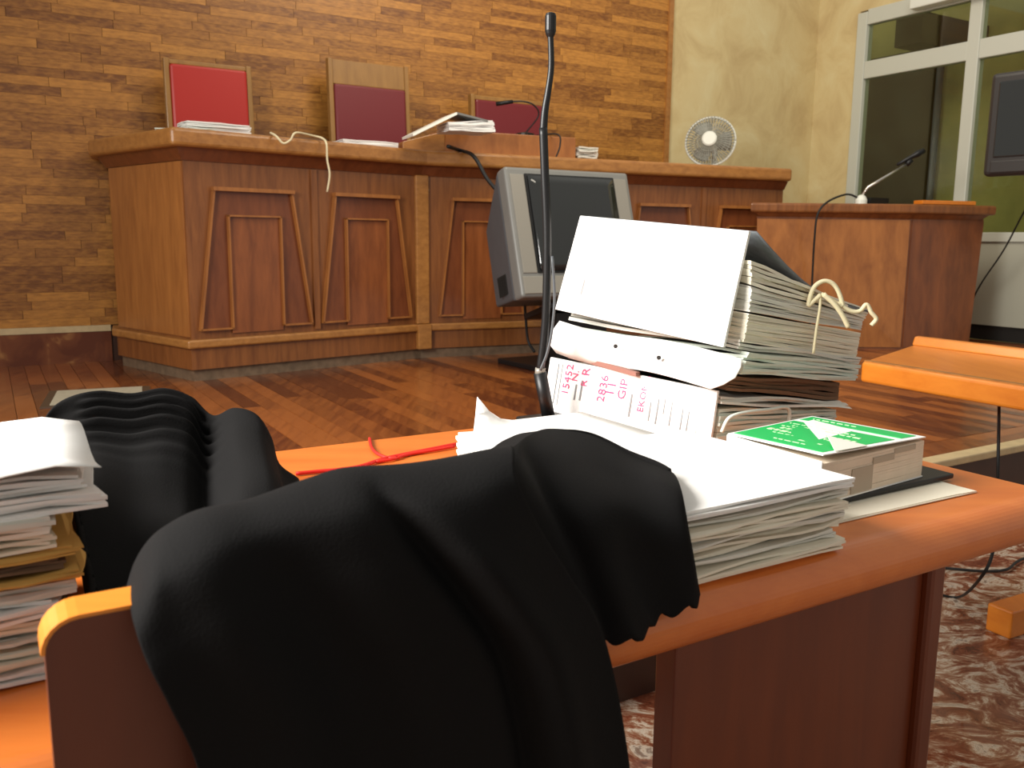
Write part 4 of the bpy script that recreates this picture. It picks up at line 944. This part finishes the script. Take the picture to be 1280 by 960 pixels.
def rfold(s_, t):
    k_ = smoothstep((t - 0.22) / 0.35)
    d = 0.010 * math.sin(s_ * 9.5 + 0.6 * t) + 0.005 * math.sin(s_ * 21 + 2 * t + 1)
    cr = s_ - (0.70 + 0.06 * smoothstep((t - 0.2) / 0.5))        # the deep centre crease
    d += -0.022 * math.exp(-(cr / 0.03) ** 2) + 0.012 * math.exp(-((cr - 0.07) / 0.05) ** 2)
    d2_ = 0.010 * math.exp(-((s_ - 0.12) / 0.05) ** 2 - ((t - 0.33) / 0.06) ** 2)
    return -v * (d * k_ + d2_) + Z * (0.004 * math.sin(s_ * 14) * (1 - k_) * smoothstep(t / 0.2))
MB().grid(netsurf(rows, 110, 90, rfold)).build('front_panel', 'robe_cloth', robe, smooth=True, solid=0.004)
# sleeve lying over the white pile and hanging over the table edge
rg = [((600, 572), 0.665), ((640, 562), 0.69), ((662, 547), 0.76), ((690, 538), 0.83), ((740, 545), 0.835), ((790, 569), 0.80), ((825, 583), 0.765), ((842, 592), 0.745)]
rows = []
rows.append([atb(x, y, b_) + v * 0.05 - Z * 0.012 for (x, y), b_ in rg]); rows.append([atb(x, y, b_) + v * 0.012 - Z * 0.002 for (x, y), b_ in rg])
rows.append([atb(x, y, b_) for (x, y), b_ in rg])
mids = [([(615, 600), (655, 585), (680, 575), (712, 572), (755, 585), (800, 600), (830, 606), (848, 612)], [0.635, 0.655, 0.70, 0.74, 0.74, 0.715, 0.69, 0.68]),
        ([(640, 670), (690, 650), (710, 640), (740, 635), (775, 638), (815, 648), (845, 654), (858, 660)], [0.62, 0.625, 0.635, 0.645, 0.648, 0.645, 0.643, 0.645]),
        ([(680, 740), (725, 720), (745, 714), (768, 712), (795, 710), (830, 708), (855, 706), (868, 704)], [0.605, 0.605, 0.612, 0.62, 0.63, 0.632, 0.634, 0.636]),
        ([(720, 815), (758, 805), (775, 806), (800, 794), (822, 782), (836, 770), (862, 757), (877, 748)], [0.59, 0.592, 0.598, 0.605, 0.618, 0.625, 0.628, 0.632])]
for pl, bl in mids: rows.append([atb(x, y, b_) for (x, y), b_ in zip(pl, bl)])
def sfold(s_, t): return -v * (0.006 * math.sin(s_ * 13 + t * 3) * smoothstep((t - 0.25) / 0.3) - 0.012 * math.exp(-((s_ - 0.24) / 0.08) ** 2) * smoothstep((t - 0.3) / 0.2)) + Z * (0.004 * math.sin(s_ * 40) * smoothstep((t - 0.9) / 0.1))
MB().grid(netsurf(rows, 70, 60, sfold)).build('sleeve', 'robe_cloth', robe, smooth=True, solid=0.005)

# second robe bunched on the table
r2 = thing('bunched_robe', 'black robe with gathered pleats heaped on the table', 'robe', W(0.25, 1.15, TAB))
sil = [((38, 575), 1.10), ((50, 535), 1.2), ((68, 508), 1.26), ((95, 494), 1.29), ((125, 489), 1.30), ((165, 492), 1.3), ((205, 486), 1.3), ((240, 497), 1.29), ((266, 519), 1.26), ((292, 510), 1.22), ((320, 518), 1.19), ((338, 545), 1.17), ((348, 578), 1.15), ((372, 597), 1.12)]
rows = [[], [], []]
for (x, y), b_ in sil:
    p = atb(x, y, b_); q = p + v * 0.09; q.z = TAB + 0.004; q2 = p + v * 0.05; q2.z = TAB + (p.z - TAB) * 0.6; rows[0].append(q); rows[1].append(q2); rows[2].append(p)
for dy, db, sl in ((22, 0.045, 0), (58, 0.115, 0), (100, 0.20, 0), (150, 0.30, 0), (205, 0.38, 0), (262, 0.47, 0)):
    row = []
    for i, ((x, y), b_) in enumerate(sil):
        xx = x + (x - 200) * dy / 900; bb_ = b_ - db
        yy = y + dy * (1 if i < 11 else (0.9, 0.7, 0.6)[i - 11]); 
        p = atb(xx, yy, max(0.69, bb_)); p.z = max(p.z, TAB + 0.006); row.append(p)
    rows.append(row)
def pfold(s_, t):
    w1 = math.exp(-((t - 0.40) / 0.10) ** 2) * smoothstep((s_ - 0.22) / 0.1) * smoothstep((0.66 - s_) / 0.08)
    arc = t + 0.22 * (s_ - 0.42) ** 2
    d = 0.007 * w1 * math.sin(arc * 130 + s_ * 5)
    d += 0.012 * math.sin(s_ * 16 + t * 5) * smoothstep((t - 0.45) / 0.3) + 0.010 * math.sin(s_ * 7 - t * 9) * smoothstep((t - 0.4) / 0.2)
    d += -0.020 * math.exp(-((s_ - 0.60 + 0.05 * t) / 0.035) ** 2) * smoothstep((t - 0.25) / 0.1)
    return Z * d - v * d * 0.6
net = netsurf(rows, 130, 110, pfold)
for c_ in net:
    for k_, p in enumerate(c_):
        pa, pb_ = AB(p)
        if pb_ < 1.035 and pa < 0.058: c_[k_] = p + u * (0.058 - pa)
        if c_[k_].z < TAB + 0.006: c_[k_].z = TAB + 0.006
MB().grid(net).build('gathered_cloth', 'robe_cloth', r2, smooth=True, solid=0.004)
